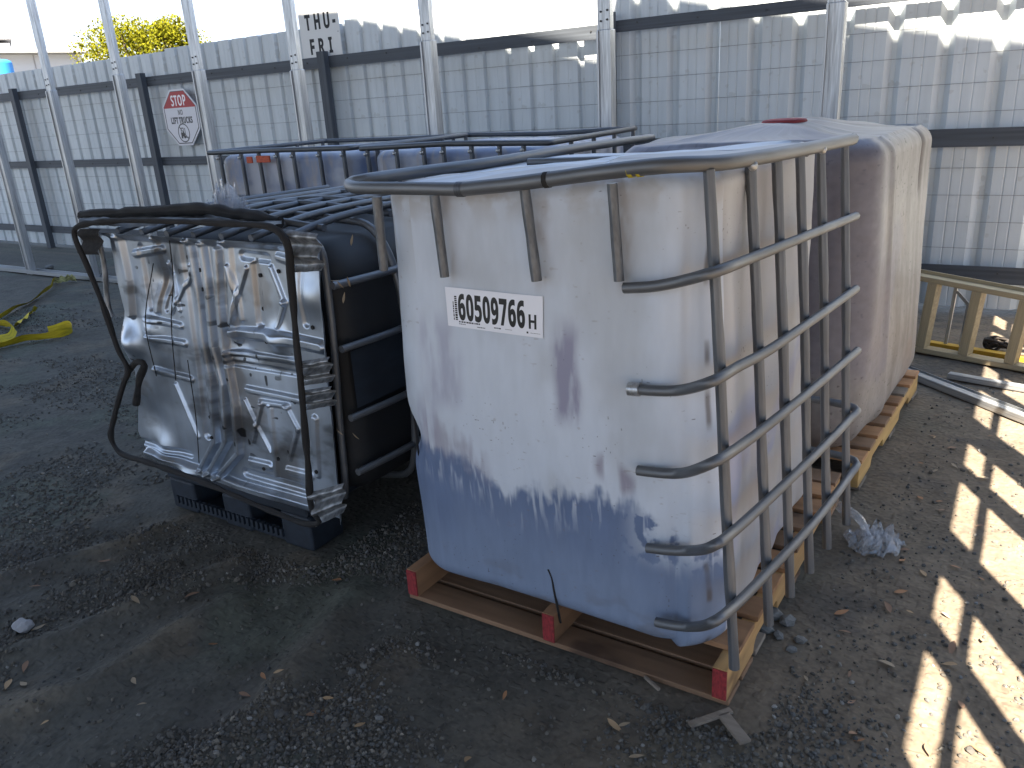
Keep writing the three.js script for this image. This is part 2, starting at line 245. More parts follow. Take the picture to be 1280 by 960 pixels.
// ------------------------------------------------------------------ galvanised posts and base track
const ZP = -4.59;
{
  const near = [['second galvanised post from the far end, standing on the bare base track', -9.33], ['galvanised post standing nearest the base track end by the yellow strap', -8.1], ['galvanised post in front of the fence, first beside the stop sign on its far side', -6.98], ['galvanised post crossing the edge of the octagonal stop sign', -5.88], ['galvanised post covering the edge of the THU-FRI board', -4.75], ['galvanised post between the THU-FRI board and the break in the fence', -3.5], ['galvanised post in front of the break between the two fence sections', -2.2], ['galvanised post rising behind the uncaged grimy white tank', -0.925]];
  const upG = new RoundedBoxGeometry(0.082, 3.35 - 1.86, 0.05, 1, 0.004), loG = new RoundedBoxGeometry(0.092, 1.99, 0.06, 1, 0.004), lipG = new THREE.BoxGeometry(0.012, 1.985, 0.012), bG = new THREE.CylinderGeometry(0.006, 0.006, 0.006, 8).rotateX(Math.PI / 2);
  for (const [label, x] of near) {
    const zp = ZP, jy = 1.86 + 0.06 * Math.sin(x * 7);
    const t = thing('steel_post', label, 'post', V(x, 0, zp), 'galvanised posts in a row before the fence');
    piece('lower_post', loG, M.galv, t, V(x, 0.995 + jy - 1.99 + 0.004, zp)); piece('upper_post', upG, M.galv, t, V(x - 0.004, jy + (3.35 - 1.86) / 2 + 0.002, zp - 0.002));
    for (const s of [-1, 1]) piece('lip', lipG, M.galv, t, V(x + s * 0.0385, 0.99 + jy - 1.99 + 0.006, zp + 0.034));
    for (const [dx, dy] of [[-0.02, 0.05], [0.02, 0.055], [-0.02, 0.1], [0.022, 0.105]]) piece('bolt', bG, M.bolt, t, V(x + dx, jy + dy, zp + 0.026));
  }
  single('base_track', mergeGeometries([box(-14, -7.2, 0.004, 0.012, ZP - 0.05, ZP + 0.05), box(-14, -7.2, 0.012, 0.045, ZP + 0.044, ZP + 0.05), box(-14, -7.2, 0.012, 0.045, ZP - 0.05, ZP - 0.044)]), M.galv, 'galvanised channel track lying along the ground under the far posts', 'track');
}

// ------------------------------------------------------------------ signs
function canvasTex(w, h, draw) { const c = document.createElement('canvas'); c.width = w; c.height = h; const x = c.getContext('2d'); draw(x, w, h); const t = new THREE.CanvasTexture(c); t.colorSpace = THREE.SRGBColorSpace; return t; }
{
  const R = 0.29, cx = -7.89, cy = 1.545, z = ZF + 0.082;
  const oct = (r, g = new THREE.Shape()) => { for (let k = 0; k < 8; k++) { const a = Math.PI / 8 + k * Math.PI / 4, x = r / Math.cos(Math.PI / 8) * Math.cos(a), y = r / Math.cos(Math.PI / 8) * Math.sin(a); k ? g.lineTo(x, y) : g.moveTo(x, y); } g.closePath(); return g; };
  const tex = canvasTex(512, 512, (c, w, h) => {
    const P = (q) => [w / 2 + q[0] * w / 2, h / 2 - q[1] * h / 2];
    c.fillStyle = '#d6d3d6'; c.fillRect(0, 0, w, h);
    const path = (s, top) => { c.beginPath(); for (let k = 0; k < 8; k++) { const a = Math.PI / 8 + k * Math.PI / 4, q = P([s / Math.cos(Math.PI / 8) * Math.cos(a), s / Math.cos(Math.PI / 8) * Math.sin(a)]); k ? c.lineTo(...q) : c.moveTo(...q); } c.closePath(); };
    path(0.92); c.strokeStyle = '#1c1a1c'; c.lineWidth = 9; c.stroke();
    c.save(); path(0.92); c.clip(); c.fillStyle = '#a3161c'; c.fillRect(0, 0, w, h * 0.325); c.restore();
    c.textAlign = 'center'; c.textBaseline = 'middle'; c.fillStyle = '#efe9ea'; c.font = 'bold 118px sans-serif'; c.save(); c.translate(w / 2, h * 0.2); c.scale(0.8, 1.12); c.fillText('STOP', 0, 0); c.restore();
    c.fillStyle = '#1b191b'; c.save(); c.translate(w / 2, h * 0.41); c.scale(0.75, 1); c.font = 'bold 66px sans-serif'; c.fillText('NO', 0, 0); c.restore();
    c.save(); c.translate(w / 2, h * 0.55); c.scale(0.78, 1.1); c.font = 'bold 70px sans-serif'; c.fillText('LIFT TRUCKS', 0, 0); c.lineWidth = 4; c.strokeStyle = '#1b191b'; c.strokeText('LIFT TRUCKS', 0, 0); c.restore();
    const X = w / 2, Y = h * 0.775, r = 82; c.lineWidth = 10; c.strokeStyle = '#1b191b'; c.beginPath(); c.arc(X, Y, r, 0, 7); c.stroke();
    c.fillRect(X - 46, Y - 2, 56, 34); c.beginPath(); c.arc(X - 34, Y + 38, 14, 0, 7); c.arc(X + 4, Y + 38, 14, 0, 7); c.fill(); c.fillRect(X + 16, Y - 46, 9, 92); c.fillRect(X + 16, Y + 38, 46, 7);
    c.lineWidth = 8; c.strokeRect(X - 36, Y - 44, 36, 44); c.beginPath(); c.moveTo(X - 58, Y - 58); c.lineTo(X + 58, Y + 58); c.stroke();
  });
  const g = new THREE.ExtrudeGeometry(oct(R), { depth: 0.003, bevelEnabled: false }); planarUV(g, (x, y) => [0.5 + x / (2 * R), 0.5 + y / (2 * R)]); g.translate(cx, cy, z);
  single('warning_sign', g, std({ map: tex, roughness: 0.45 }), 'octagonal red and white sign reading STOP NO LIFT TRUCKS with crossed-out forklift', 'sign');
  const t2 = canvasTex(512, 512, (c, w, h) => {
    c.fillStyle = '#d9d8d4'; c.fillRect(0, 0, w, h); c.fillStyle = '#17181a'; c.textBaseline = 'middle'; c.textAlign = 'left';
    const line = (s, y, xs, sc) => [...s].forEach((ch, i) => { c.save(); c.translate(xs[i], y); c.scale(sc, 1.12); c.font = 'bold 178px sans-serif'; c.fillText(ch, 0, 0); c.lineWidth = 7; c.strokeStyle = '#17181a'; c.strokeText(ch, 0, 0); c.restore(); });
    line('THU-', 100, [78, 190, 312, 432], 0.74); line('FRI', 334, [100, 212, 350], 0.74);
    c.fillStyle = '#d9d8d4'; for (const x of [124, 376, 264]) c.fillRect(x, 0, 5, 26);
    c.fillStyle = '#3a3a3a'; c.beginPath(); c.arc(490, 215, 5, 0, 7); c.fill();
  });
  const b = new THREE.BoxGeometry(0.5, 0.46, 0.006); planarUV(b, (x, y) => [0.5 + x / 0.5, 0.5 + y / 0.46]); b.translate(-5.72, 2.152, ZF + 0.04);
  single('day_board', b, std({ map: t2, roughness: 0.6 }), 'white board stencilled THU-FRI fixed above the fence rail', 'sign');
}

// ------------------------------------------------------------------ blow-moulded tanks
function rrect(x0, x1, z0, z1, r, s) {            // s in 0..1 round the rectangle, from the front left corner along the front (+z side), then right side ...
  const w = x1 - x0 - 2 * r, d = z1 - z0 - 2 * r, a = Math.PI * r / 2, seg = [w, a, d, a, w, a, d, a], L = seg.reduce((p, q) => p + q, 0); let t = s * L, k = 0; while (k < 7 && t > seg[k]) { t -= seg[k]; k++; }
  const f = seg[k] > 0 ? t / seg[k] : 0, q = f * Math.PI / 2;
  switch (k) {
    case 0: return [x0 + r + t, z1, 0, 1]; case 1: return [x1 - r + r * Math.sin(q), z1 - r + r * Math.cos(q), Math.sin(q), Math.cos(q)];
    case 2: return [x1, z1 - r - t, 1, 0]; case 3: return [x1 - r + r * Math.cos(q), z0 + r - r * Math.sin(q), Math.cos(q), -Math.sin(q)];
    case 4: return [x1 - r - t, z0, 0, -1]; case 5: return [x0 + r - r * Math.sin(q), z0 + r - r * Math.cos(q), -Math.sin(q), -Math.cos(q)];
    case 6: return [x0, z0 + r + t, -1, 0]; default: return [x0 + r - r * Math.cos(q), z1 - r + r * Math.sin(q), -Math.cos(q), Math.sin(q)];
  }
}
function tankGeo({ x0, x1, z0, z1, y0, y1, r, rb, rt, nu = 300, nv = 150, disp = () => 0, shift = () => [0, 0], crown = 0.02 }) {
  const H = y1 - y0, prof = []; // inset, y, normal-y
  const capN = 12, arcN = 14, wallN = nv - 2 * (capN + arcN);
  for (let i = 0; i < capN; i++) prof.push([mix(0.5, rb, i / capN), y0]);
  for (let i = 0; i <= arcN; i++) { const a = i / arcN * Math.PI / 2; prof.push([rb * (1 - Math.sin(a)), y0 + rb * (1 - Math.cos(a))]); }
  for (let i = 1; i < wallN; i++) prof.push([0, mix(y0 + rb, y1 - rt, i / wallN)]);
  for (let i = 0; i <= arcN; i++) { const a = i / arcN * Math.PI / 2; prof.push([rt * (1 - Math.cos(a)), y1 - rt + rt * Math.sin(a)]); }
  for (let i = 1; i <= capN; i++) prof.push([mix(rt, 0.5, i / capN), y1 + crown * sm(0, 1, i / capN)]);
  const half = Math.min(x1 - x0, z1 - z0) / 2 - 0.001, cx = (x0 + x1) / 2, cz = (z0 + z1) / 2;
  const g = grid(nu, prof.length - 1, (u, v) => {
    const [ins, y] = prof[Math.round(v * (prof.length - 1))]; const k = ins / 0.5 * half;
    const d = ins < 0.25 ? ins : k; const dd = Math.min(half, Math.max(ins <= rb || ins <= rt ? ins : 0, mix(ins, k, sm(0.12, 0.5, ins))));
    const [x, z, nx, nz] = rrect(x0 + dd, x1 - dd, z0 + dd, z1 - dd, Math.max(0.0005, r - dd * 0.6), u);
    const e = disp(x, y, z, nx, nz, ins), [sx, sz] = shift(y);
    const up = ins > 0.04 && y > (y0 + y1) / 2 ? 1 : 0;
    return V(x + nx * e * (1 - up) + sx, y + up * e, z + nz * e * (1 - up) + sz);
  }, true);
  return planarUV2(g, nu, prof, H, y0);
}
function planarUV2(g, nu, prof, H, y0) { const uv = g.attributes.uv, n = nu + 1; for (let i = 0; i < uv.count; i++) { const j = Math.floor(i / n); uv.setXY(i, (i % n) / nu, (prof[j][1] - y0) / (H + 0.05)); } return g; }

// the front tank
const T1 = { x0: -1.492, x1: -0.55, z0: -2.70, z1: -1.640, y0: 0.127, y1: 1.282, r: 0.135, rb: 0.055, rt: 0.042 };
const t1Shift = (y) => [0.04 * sm(1.0, 0.2, y) * 0, 0];
const t1Disp = (x, y, z, nx, nz, ins) => {
  let e = 0.016 * (fbm(x * 2.2 + z, y * 2.2 + z * 1.3, 3, 401) - 0.5) + 0.006 * (fbm(x * 7 - z * 5, y * 7, 2, 404) - 0.5);
  e += 0.016 * Math.sin(Math.PI * sm(0.12, 1.25, y));
  if (nx < -0.2) e -= 0.045 * -nx * Math.exp(-Math.pow((y - 0.56) / 0.06, 2));
  if (nx > 0.5) { e += 0.042 * sm(0.95, 0.1, y) - 0.006; const zz = -z - 1.72; e += 0.004 * Math.sin(zz * 33) * sm(1.3, 1.0, y) + 0.006 * Math.exp(-Math.pow((y - 0.97 + 0.08 * Math.sin(zz * 9)) / 0.1, 2)) * Math.sin(zz * 21); }
  if (ins > 0.06 && y > 0.8) e = 0.02 * (fbm(x * 4, z * 4, 3, 407) - 0.5);
  return e;
};
const frontZ = (x, y) => T1.z1 + t1Disp(x, y, T1.z1, 0, 1, 0);
const perim = (x0, x1, z0, z1, r) => 2 * (x1 - x0 + z1 - z0) - 8 * r + 2 * Math.PI * r;
function stainTex(W, Hh, T, paint) {
  const L = perim(T.x0, T.x1, T.z0, T.z1, T.r), H = T.y1 - T.y0 + 0.05;
  const cols = []; for (let i = 0; i < W; i++) cols.push(rrect(T.x0, T.x1, T.z0, T.z1, T.r, (i + 0.5) / W));
  return colTex(W, Hh, (u, v) => { const c = cols[Math.min(W - 1, Math.floor(u * W))]; return paint(u * L, T.y0 + v * H, c); }, false);
}
const bnd = [[-1.5, 0.60], [-1.4, 0.59], [-1.33, 0.56], [-1.2, 0.525], [-1.1, 0.475], [-0.98, 0.50], [-0.82, 0.535], [-0.72, 0.52], [-0.66, 0.47], [-0.6, 0.42], [-0.5, 0.40]];
const lerpTab = (t, x) => { if (x <= t[0][0]) return t[0][1]; for (let i = 1; i < t.length; i++) if (x <= t[i][0]) return mix(t[i - 1][1], t[i][1], (x - t[i - 1][0]) / (t[i][0] - t[i - 1][0])); return t[t.length - 1][1]; };
const stainSideTone1 = stainTex(2048, 1024, T1, (s, y, [x, z, nx, nz]) => {
  const dirt = fbm(s * 5, y * 3, 5, 411), fine = fbm(s * 60, y * 14, 4, 415), drip = fbm(s * 26, y * 3.2, 4, 417), drip2 = fbm(s * 80, y * 9, 3, 419);
  let c = mix3([0.54, 0.585, 0.65], [0.44, 0.465, 0.495], 0.8 * sm(0.45, 0.75, dirt));
  c = c.map((q) => q * (0.94 + 0.1 * fine));
  if (nz > 0.25) {
    const b = lerpTab(bnd, x) + 0.11 * (drip - 0.5) + 0.05 * (drip2 - 0.5) + 0.06 * (fbm(s * 9, 1.5, 3, 421) - 0.5) + 0.05 * (fbm(s * 30, y * 30, 3, 422) - 0.5);
    const blue = mix3([0.09, 0.135, 0.245], [0.175, 0.225, 0.325], sm(0.5, 0.17, y + 0.2 * (dirt - 0.5)));
    let k = sm(b + 0.02, b - 0.03, y);
    k *= 1 - 0.75 * sm(0.52, 0.62, drip2 * 0.5 + drip * 0.5) * sm(b - 0.17, b - 0.02, y);
    const scr = sm(-0.78, -0.66, x) * sm(0.32, 0.42, y); k *= 1 - 0.9 * scr * sm(0.42, 0.56, fbm(s * 45, y * 30, 4, 425));
    c = mix3(c, blue.map((q) => q * (0.9 + 0.22 * fine)), k * 0.94);
    // smears above the line
    const sme = (cx, w, ya, yb, a) => a * sm(w, w * 0.35, Math.abs(x - cx + 0.03 * (fbm(y * 9, s * 3, 3, 431) - 0.5))) * sm(ya, ya + 0.07, y) * sm(yb, yb - 0.1, y) * sm(0.28, 0.62, drip * 0.6 + fine * 0.4);
    c = mix3(c, [0.27, 0.265, 0.345], Math.min(1, sme(-0.905, 0.05, 0.67, 0.99, 1.1)));
    c = mix3(c, [0.37, 0.38, 0.46], Math.min(1, sme(-1.29, 0.085, 0.66, 0.98, 0.9) + sme(-1.36, 0.06, 0.54, 0.74, 0.9)));
    c = mix3(c, [0.22, 0.19, 0.24], 0.8 * sm(0.05, 0.015, segDist(x, y, -0.80, 0.60, -0.755, 0.565)) * sm(0.35, 0.6, drip));
    c = mix3(c, [0.27, 0.245, 0.29], 0.6 * sm(0.07, 0.0, Math.abs(y - b - 0.015)) * sm(-1.12, -1.2, x) * sm(0.4, 0.62, drip));
    for (const bx of [-1.475, -1.272, -0.998, -0.775]) c = mix3(c, [0.27, 0.22, 0.19], 0.5 * sm(0.035, 0.004, Math.abs(x - bx - 0.025 - 0.02 * (fbm(y * 14, bx * 9, 3, 437) - 0.5))) * sm(1.0, 1.08, y) * sm(0.32, 0.62, fbm(s * 30, y * 12, 4, 438)));
    c = mix3(c, [0.33, 0.29, 0.25], 0.5 * sm(1.17, 1.25, y + 0.06 * (fbm(s * 14, 2, 3, 439) - 0.5)) * sm(0.4, 0.65, fbm(s * 18, y * 18, 4, 440)));
    c = mix3(c, [0.13, 0.11, 0.09], 0.35 * sm(0.55, 0.75, fbm(s * 12, y * 22, 4, 434)) * sm(0.3, 0.16, y));
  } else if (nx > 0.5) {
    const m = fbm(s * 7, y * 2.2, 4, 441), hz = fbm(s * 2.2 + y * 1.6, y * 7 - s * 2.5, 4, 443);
    c = mix3(c, [0.365, 0.355, 0.35], 0.75);  // side face painted darker and warmer than the front, tuned to bounced light
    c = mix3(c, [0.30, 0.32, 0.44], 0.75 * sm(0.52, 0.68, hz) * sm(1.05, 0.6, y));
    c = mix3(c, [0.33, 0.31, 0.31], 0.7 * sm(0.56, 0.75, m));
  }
  // scuffs, drips and specks
  const kx = T1.x0 + s;
  c = mix3(c, [0.06, 0.055, 0.055], 0.7 * sm(0.93, 0.97, vn(s * 170, y * 170, 451)) * sm(0.6, 0.68, fbm(s * 7, y * 7, 3, 453)));
  c = mix3(c, [0.2, 0.15, 0.12], 0.3 * sm(0.80, 0.92, fbm(s * 60, y * 110, 2, 455)) * sm(0.5, 0.68, fbm(s * 5 + 7, y * 5, 3, 457)));
  if (nz > 0.05 && nx > 0.1) c = mix3(c, [0.10, 0.08, 0.07], 0.75 * sm(0.006, 0.001, Math.abs(x + 0.575 - 0.012 * (fbm(y * 8, 3, 3, 459) - 0.5))) * sm(0.42, 0.6, fbm(y * 9, 7, 3, 461)));
  return c;
});
M.tank1 = new THREE.MeshPhysicalMaterial({ map: stainSideTone1, roughness: 0.58, bumpMap: datTex(512, 256, (u, v) => 0.5 * fbm(u * 60, v * 22, 4, 471) + 0.5 * fbm(u * 14, v * 7, 3, 473), false), bumpScale: 0.0035, clearcoat: 0.04, clearcoatRoughness: 0.5 });

// side plane of its cage:  x + .095 z + .095 y = -.5983
const SN = V(1, 0.095, 0.095), SC = -0.5983;
const onS = (u, v, off = 0) => onP(u, v, SN, SC + off);
{
  const t = thing('bulk_container', 'white plastic bulk tank with blue-stained lower half and number sticker, in a cut-open cage', 'tank', V(-1.01, 0.125, -2.17));
  const tg = tankGeo({ ...T1, disp: t1Disp, crown: 0.012 }); { const p = tg.attributes.position; for (let i = 0; i < p.count; i++) p.setY(i, p.getY(i) - 0.024 * sm(-2.0, -1.66, p.getZ(i)) * sm(0.4, 0.13, p.getY(i)) + 0.026 * sm(-1.1, -0.6, p.getX(i)) * sm(0.8, 1.2, p.getY(i))); tg.computeVertexNormals(); }
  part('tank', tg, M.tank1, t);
  for (const l of [[[512, 481], [510, 500], [508, 518], [513, 535], [516, 560], [515, 590]], [[683, 714], [687, 725], [690, 742], [694, 762], [698, 782]]]) part('loose_tie', tube(l.map(([u, v]) => { const p = onZ(u, v, -1.63); p.x = Math.max(p.x, -1.455); p.z = frontZ(p.x, p.y) + 0.001 - 0.12 * Math.pow(Math.max(0, -1.37 - p.x) / 0.12, 2); return p; }), 0.0032, { rad: 6, seg: 24, wob: 0.001 }), M.soot, t);
  // sticker
  const st = canvasTex(1024, 400, (c, w, h) => {
    c.fillStyle = '#e3e4ea'; c.fillRect(0, 0, w, h); c.fillStyle = '#141416'; c.textBaseline = 'alphabetic'; c.textAlign = 'left';
    [...'60509766'].forEach((ch, i) => { c.save(); c.translate(128 + i * 91, 318); c.scale(0.67, 1.52); c.font = 'bold 232px sans-serif'; c.fillText(ch, 0, 0); c.lineWidth = 9; c.strokeStyle = '#141416'; c.strokeText(ch, 0, 0); c.restore(); });
    c.save(); c.translate(872, 322); c.scale(0.72, 1); c.font = 'bold 195px sans-serif'; c.fillText('H', 0, 0); c.restore();
    const r = rng(77), dash = (x, y, n, s, ht) => { for (let i = 0, q = x; i < n; i++) { const l = s * (0.4 + r()); c.fillRect(q, y, l, ht); q += l + s * 0.35; } };
    dash(130, 336, 12, 16, 15); dash(130, 362, 5, 14, 8); dash(330, 372, 7, 12, 9); dash(520, 352, 5, 15, 13); dash(640, 356, 6, 10, 4); dash(860, 352, 1, 26, 18); dash(900, 360, 7, 12, 4);
    c.save(); c.translate(72, 330); c.rotate(-Math.PI / 2); dash(0, 0, 9, 17, 12); dash(0, 22, 12, 17, 26); c.restore();
  });
  const cs = [[554, 359], [677, 371], [679, 423], [560, 407]].map(([u, v]) => onZ(u, v, -1.628));
  const sg = grid(24, 8, (u, v) => { const a = cs[3].clone().lerp(cs[2], u), b = cs[0].clone().lerp(cs[1], u), p = a.lerp(b, v); p.z = frontZ(p.x, p.y) + 0.0035; return p; });
  part('sticker', sg, std({ map: st, roughness: 0.4 }), t);
  // rim
  const rim = [[1000, 185], [940, 196]].map((q) => q);
  const rp = [onY(815, 172, 1.285), onY(715, 186, 1.295), onY(600, 205, 1.297), onY(520, 215.5, 1.297), onY(452, 225.5, 1.295), onZ(438, 229, -1.66), onZ(442, 234, -1.605), onZ(462, 235, -1.585), onZ(510, 235.5, -1.585), onZ(572, 236.5, -1.585)];
  part('rim', tube(rp, 0.0168, { rad: 10, seg: 90 }), M.cage, t);
  const rp2 = [onZ(576, 236.5, -1.585), onZ(640, 230, -1.585), onZ(770, 213, -1.585), onZ(835, 206.5, -1.59), onS(893, 204, -0.005), onS(940, 198, 0.005), onS(1000, 187.5, 0.005), onS(1066, 174, 0.005)];
  part('rim', tube(rp2, 0.0175, { rad: 10, seg: 70 }), M.cage, t);
  part('rim_joint', tube([onZ(572, 236.5, -1.585), onZ(580, 236.5, -1.585)], 0.0186, { rad: 10 }), M.cageDark, t);
  part('tape_wrap', tube([onZ(681, 225, -1.585), onZ(687, 224.3, -1.585)], 0.0186, { rad: 10 }), M.soot, t);
  for (const [u, v] of [[786, 212], [797, 211]]) part('paint_mark', tube([onZ(u, v, -1.5845), onZ(u + 6, v - 0.6, -1.5845)], 0.0177, { rad: 10 }), std({ color: lin(0.4, 0.33, 0.02), roughness: 0.8 }), t);
  part('top_bar', tube([onY(660, 203, 1.287), onY(760, 200, 1.287), onY(860, 195, 1.287), onS(1010, 190, -0.02)], 0.0125, { rad: 8 }), M.cage, t);
  // stubs left of the cut-away front bars
  for (const [a, b] of [[[471, 246], [480, 338]], [[543, 244], [556, 346]], [[656, 237], [671, 351]], [[765, 229], [774, 351]]]) { const A = onZ(...a, -1.604), B = onZ(...b, -1.607); const m = A.clone().lerp(B, 0.12); part('cut_bar', tube([A, m, A.clone().lerp(B, 0.5), B], 0.0128, { rad: 8, wob: 0.0012, seg: 12 }), M.cage, t); }
  // side verticals
  for (const [a, b] of [[[886, 212], [918, 835]], [[938, 202], [961, 780]], [[971, 196], [988, 745]], [[1000, 190], [1012, 715]], [[1026, 184], [1034, 685]], [[1056, 178], [1058, 655]]]) { const A = onS(...a, -0.006), B = onS(...b, -0.006); part('vertical_bar', tube([A, A.clone().lerp(B, 0.35).add(V(0.002, 0, 0)), A.clone().lerp(B, 0.62), B], 0.0132, { rad: 9, wob: 0.0012, seg: 46 }), M.cage, t); }
  // side horizontals, bent round the corner and cut off at the front
  const H = [
    [[[780, 360], [815, 358], [846, 352.5]], [[889, 341], [940, 322], [1000, 298], [1070, 270]]],
    [[[788, 486], [820, 488.5], [847, 488]], [[889, 477], [921, 459], [957, 440], [1010, 404], [1070, 361]]],
    [[[797, 588], [822, 591], [847, 592]], [[889, 579], [931, 553], [1000, 499], [1072, 438]]],
    [[[809, 685], [835, 688], [860, 688.6]], [[892, 682], [918, 663], [1008, 579], [1060, 526], [1071, 512]]],
    [[[820, 777.5], [840, 781.5], [861, 783.6]], [[894, 776], [916, 759], [956, 719], [1024, 645], [1062, 594], [1071, 578]]]];
  H.forEach(([f, s], i) => { const p = [...f.map(([u, v], k) => onZ(u, v, -1.606 - 0.0 * k)), ...s.map(([u, v]) => onS(u, v, 0.018))]; if (i > 2) { const q = p[p.length - 1]; p.push(V(q.x - 0.05, q.y, q.z - 0.03), V(q.x - 0.16, q.y, q.z - 0.04)); } part('horizontal_bar', tube(p, 0.0128, { rad: 9, seg: 60 }), M.cage, t); });
  part('clamp', tube([onZ(786, 486, -1.606), onZ(800, 487, -1.606)], 0.0165, { rad: 9 }), M.galv, t);
  for (const [u, v] of [[941, 207], [1028, 187]]) part('bolt', new THREE.SphereGeometry(0.012, 8, 6).translate(...onS(u, v, 0.012).toArray()), M.galv, t);
}

// ------------------------------------------------------------------ pallets
function stringer(z0, z1, x, w, h, notch) {
  const s = new THREE.Shape(), L = z1 - z0; s.moveTo(0, 0);
  if (notch) for (const c of [0.27, 0.73]) { const a = c * L - 0.115, b = c * L + 0.115; s.lineTo(a, 0); s.quadraticCurveTo(a + 0.005, 0.038, a + 0.03, 0.038); s.lineTo(b - 0.03, 0.038); s.quadraticCurveTo(b - 0.005, 0.038, b, 0); }
  s.lineTo(L, 0); s.lineTo(L, h); s.lineTo(0, h); s.closePath();
  const g = new THREE.ExtrudeGeometry(s, { depth: w, bevelEnabled: true, bevelSize: 0.002, bevelThickness: 0.002, bevelSegments: 1 });
  g.rotateY(Math.PI / 2).translate(x, 0.018, z1); planarUV(g, (X, Y, Z) => [Z * 0.8, (Y + X) * 0.8]); return g;   // shape x runs to -z
}
function pallet(label, P) {
  const t = thing('wooden_pallet', label, 'pallet', V((P.x0 + P.x1) / 2, 0, (P.z0 + P.z1) / 2));
  const rr = rng(P.seed), skew = (g) => { const p = g.attributes.position; for (let i = 0; i < p.count; i++) p.setX(i, p.getX(i) + P.skew * (P.z1 - p.getZ(i))); return g; };
  for (const x of [P.x0, (P.x0 + P.x1) / 2 - 0.019, P.x1 - 0.038]) {
    const s = part('stringer', skew(stringer(P.z0, P.z1, x, 0.034, 0.089, true)), P.sm[x > P.x1 - 0.1 ? 0 : 1], t);
    if (P.red) part('painted_end', skew(box(x + 0.0, x + 0.036, 0.021, 0.107, P.z1 + 0.001, P.z1 + 0.006)), M.red, s);
  }
  const board = (z, w, y, mats, x0 = P.x0 - 0.004, x1 = P.x1 + 0.003) => { const g = box(x0, x1 , y, y + 0.016, z - w / 2, z + w / 2, 0.0025), ou = rr() * 3; planarUV(g, (X, Y, Z) => [X * 0.8 + ou, (Z + Y) * 0.8 + ou]); g.translate(0, 0, 0); const p = g.attributes.position, dz = (rr() - 0.5) * 0.012; for (let i = 0; i < p.count; i++) p.setZ(i, p.getZ(i) + dz * (p.getX(i) - x0) / (x1 - x0)); part('deck_board', skew(g), mats[Math.floor(rr() * mats.length)], t); };
  for (const [z, w, xa] of P.top) board(z, w, 0.1085, P.tm, xa ?? P.x0 - 0.004);
  for (const [z, w] of P.bottom) board(z, w, 0.001, P.bm);
  return t;
}
pallet('worn wooden pallet with red-painted stringer ends under the blue-stained tank', { x0: -1.497, x1: -0.474, z0: -2.85, z1: -1.622, skew: 0.022, seed: 3, red: true, sm: [M.woodYellow[1], M.woodBrown[1]], tm: M.woodBrown, bm: [M.woodGrey[0], M.woodBrown[2]], top: [-1.755, -1.90, -2.03, -2.16, -2.29, -2.42, -2.55, -2.68, -2.79].map((z, i) => [z, i ? 0.095 : 0.125, i ? undefined : -0.8]), bottom: [[-1.668, 0.09], [-1.775, 0.09], [-1.885, 0.09], [-2.24, 0.13], [-2.78, 0.13]] });
pallet('yellowish wooden pallet with notched stringers under the uncaged grimy tank', { x0: -1.42, x1: -0.400, z0: -4.17, z1: -2.965, skew: 0.052, seed: 9, sm: [M.woodYellow[0], M.woodYellow[1]], tm: [...M.woodBrown, M.woodGrey[0]], bm: M.woodGrey, top: Array.from({ length: 9 }, (_, i) => [-3.03 - i * 0.134, 0.098]), bottom: [[-3.03, 0.12], [-3.57, 0.12], [-4.1, 0.12]] });

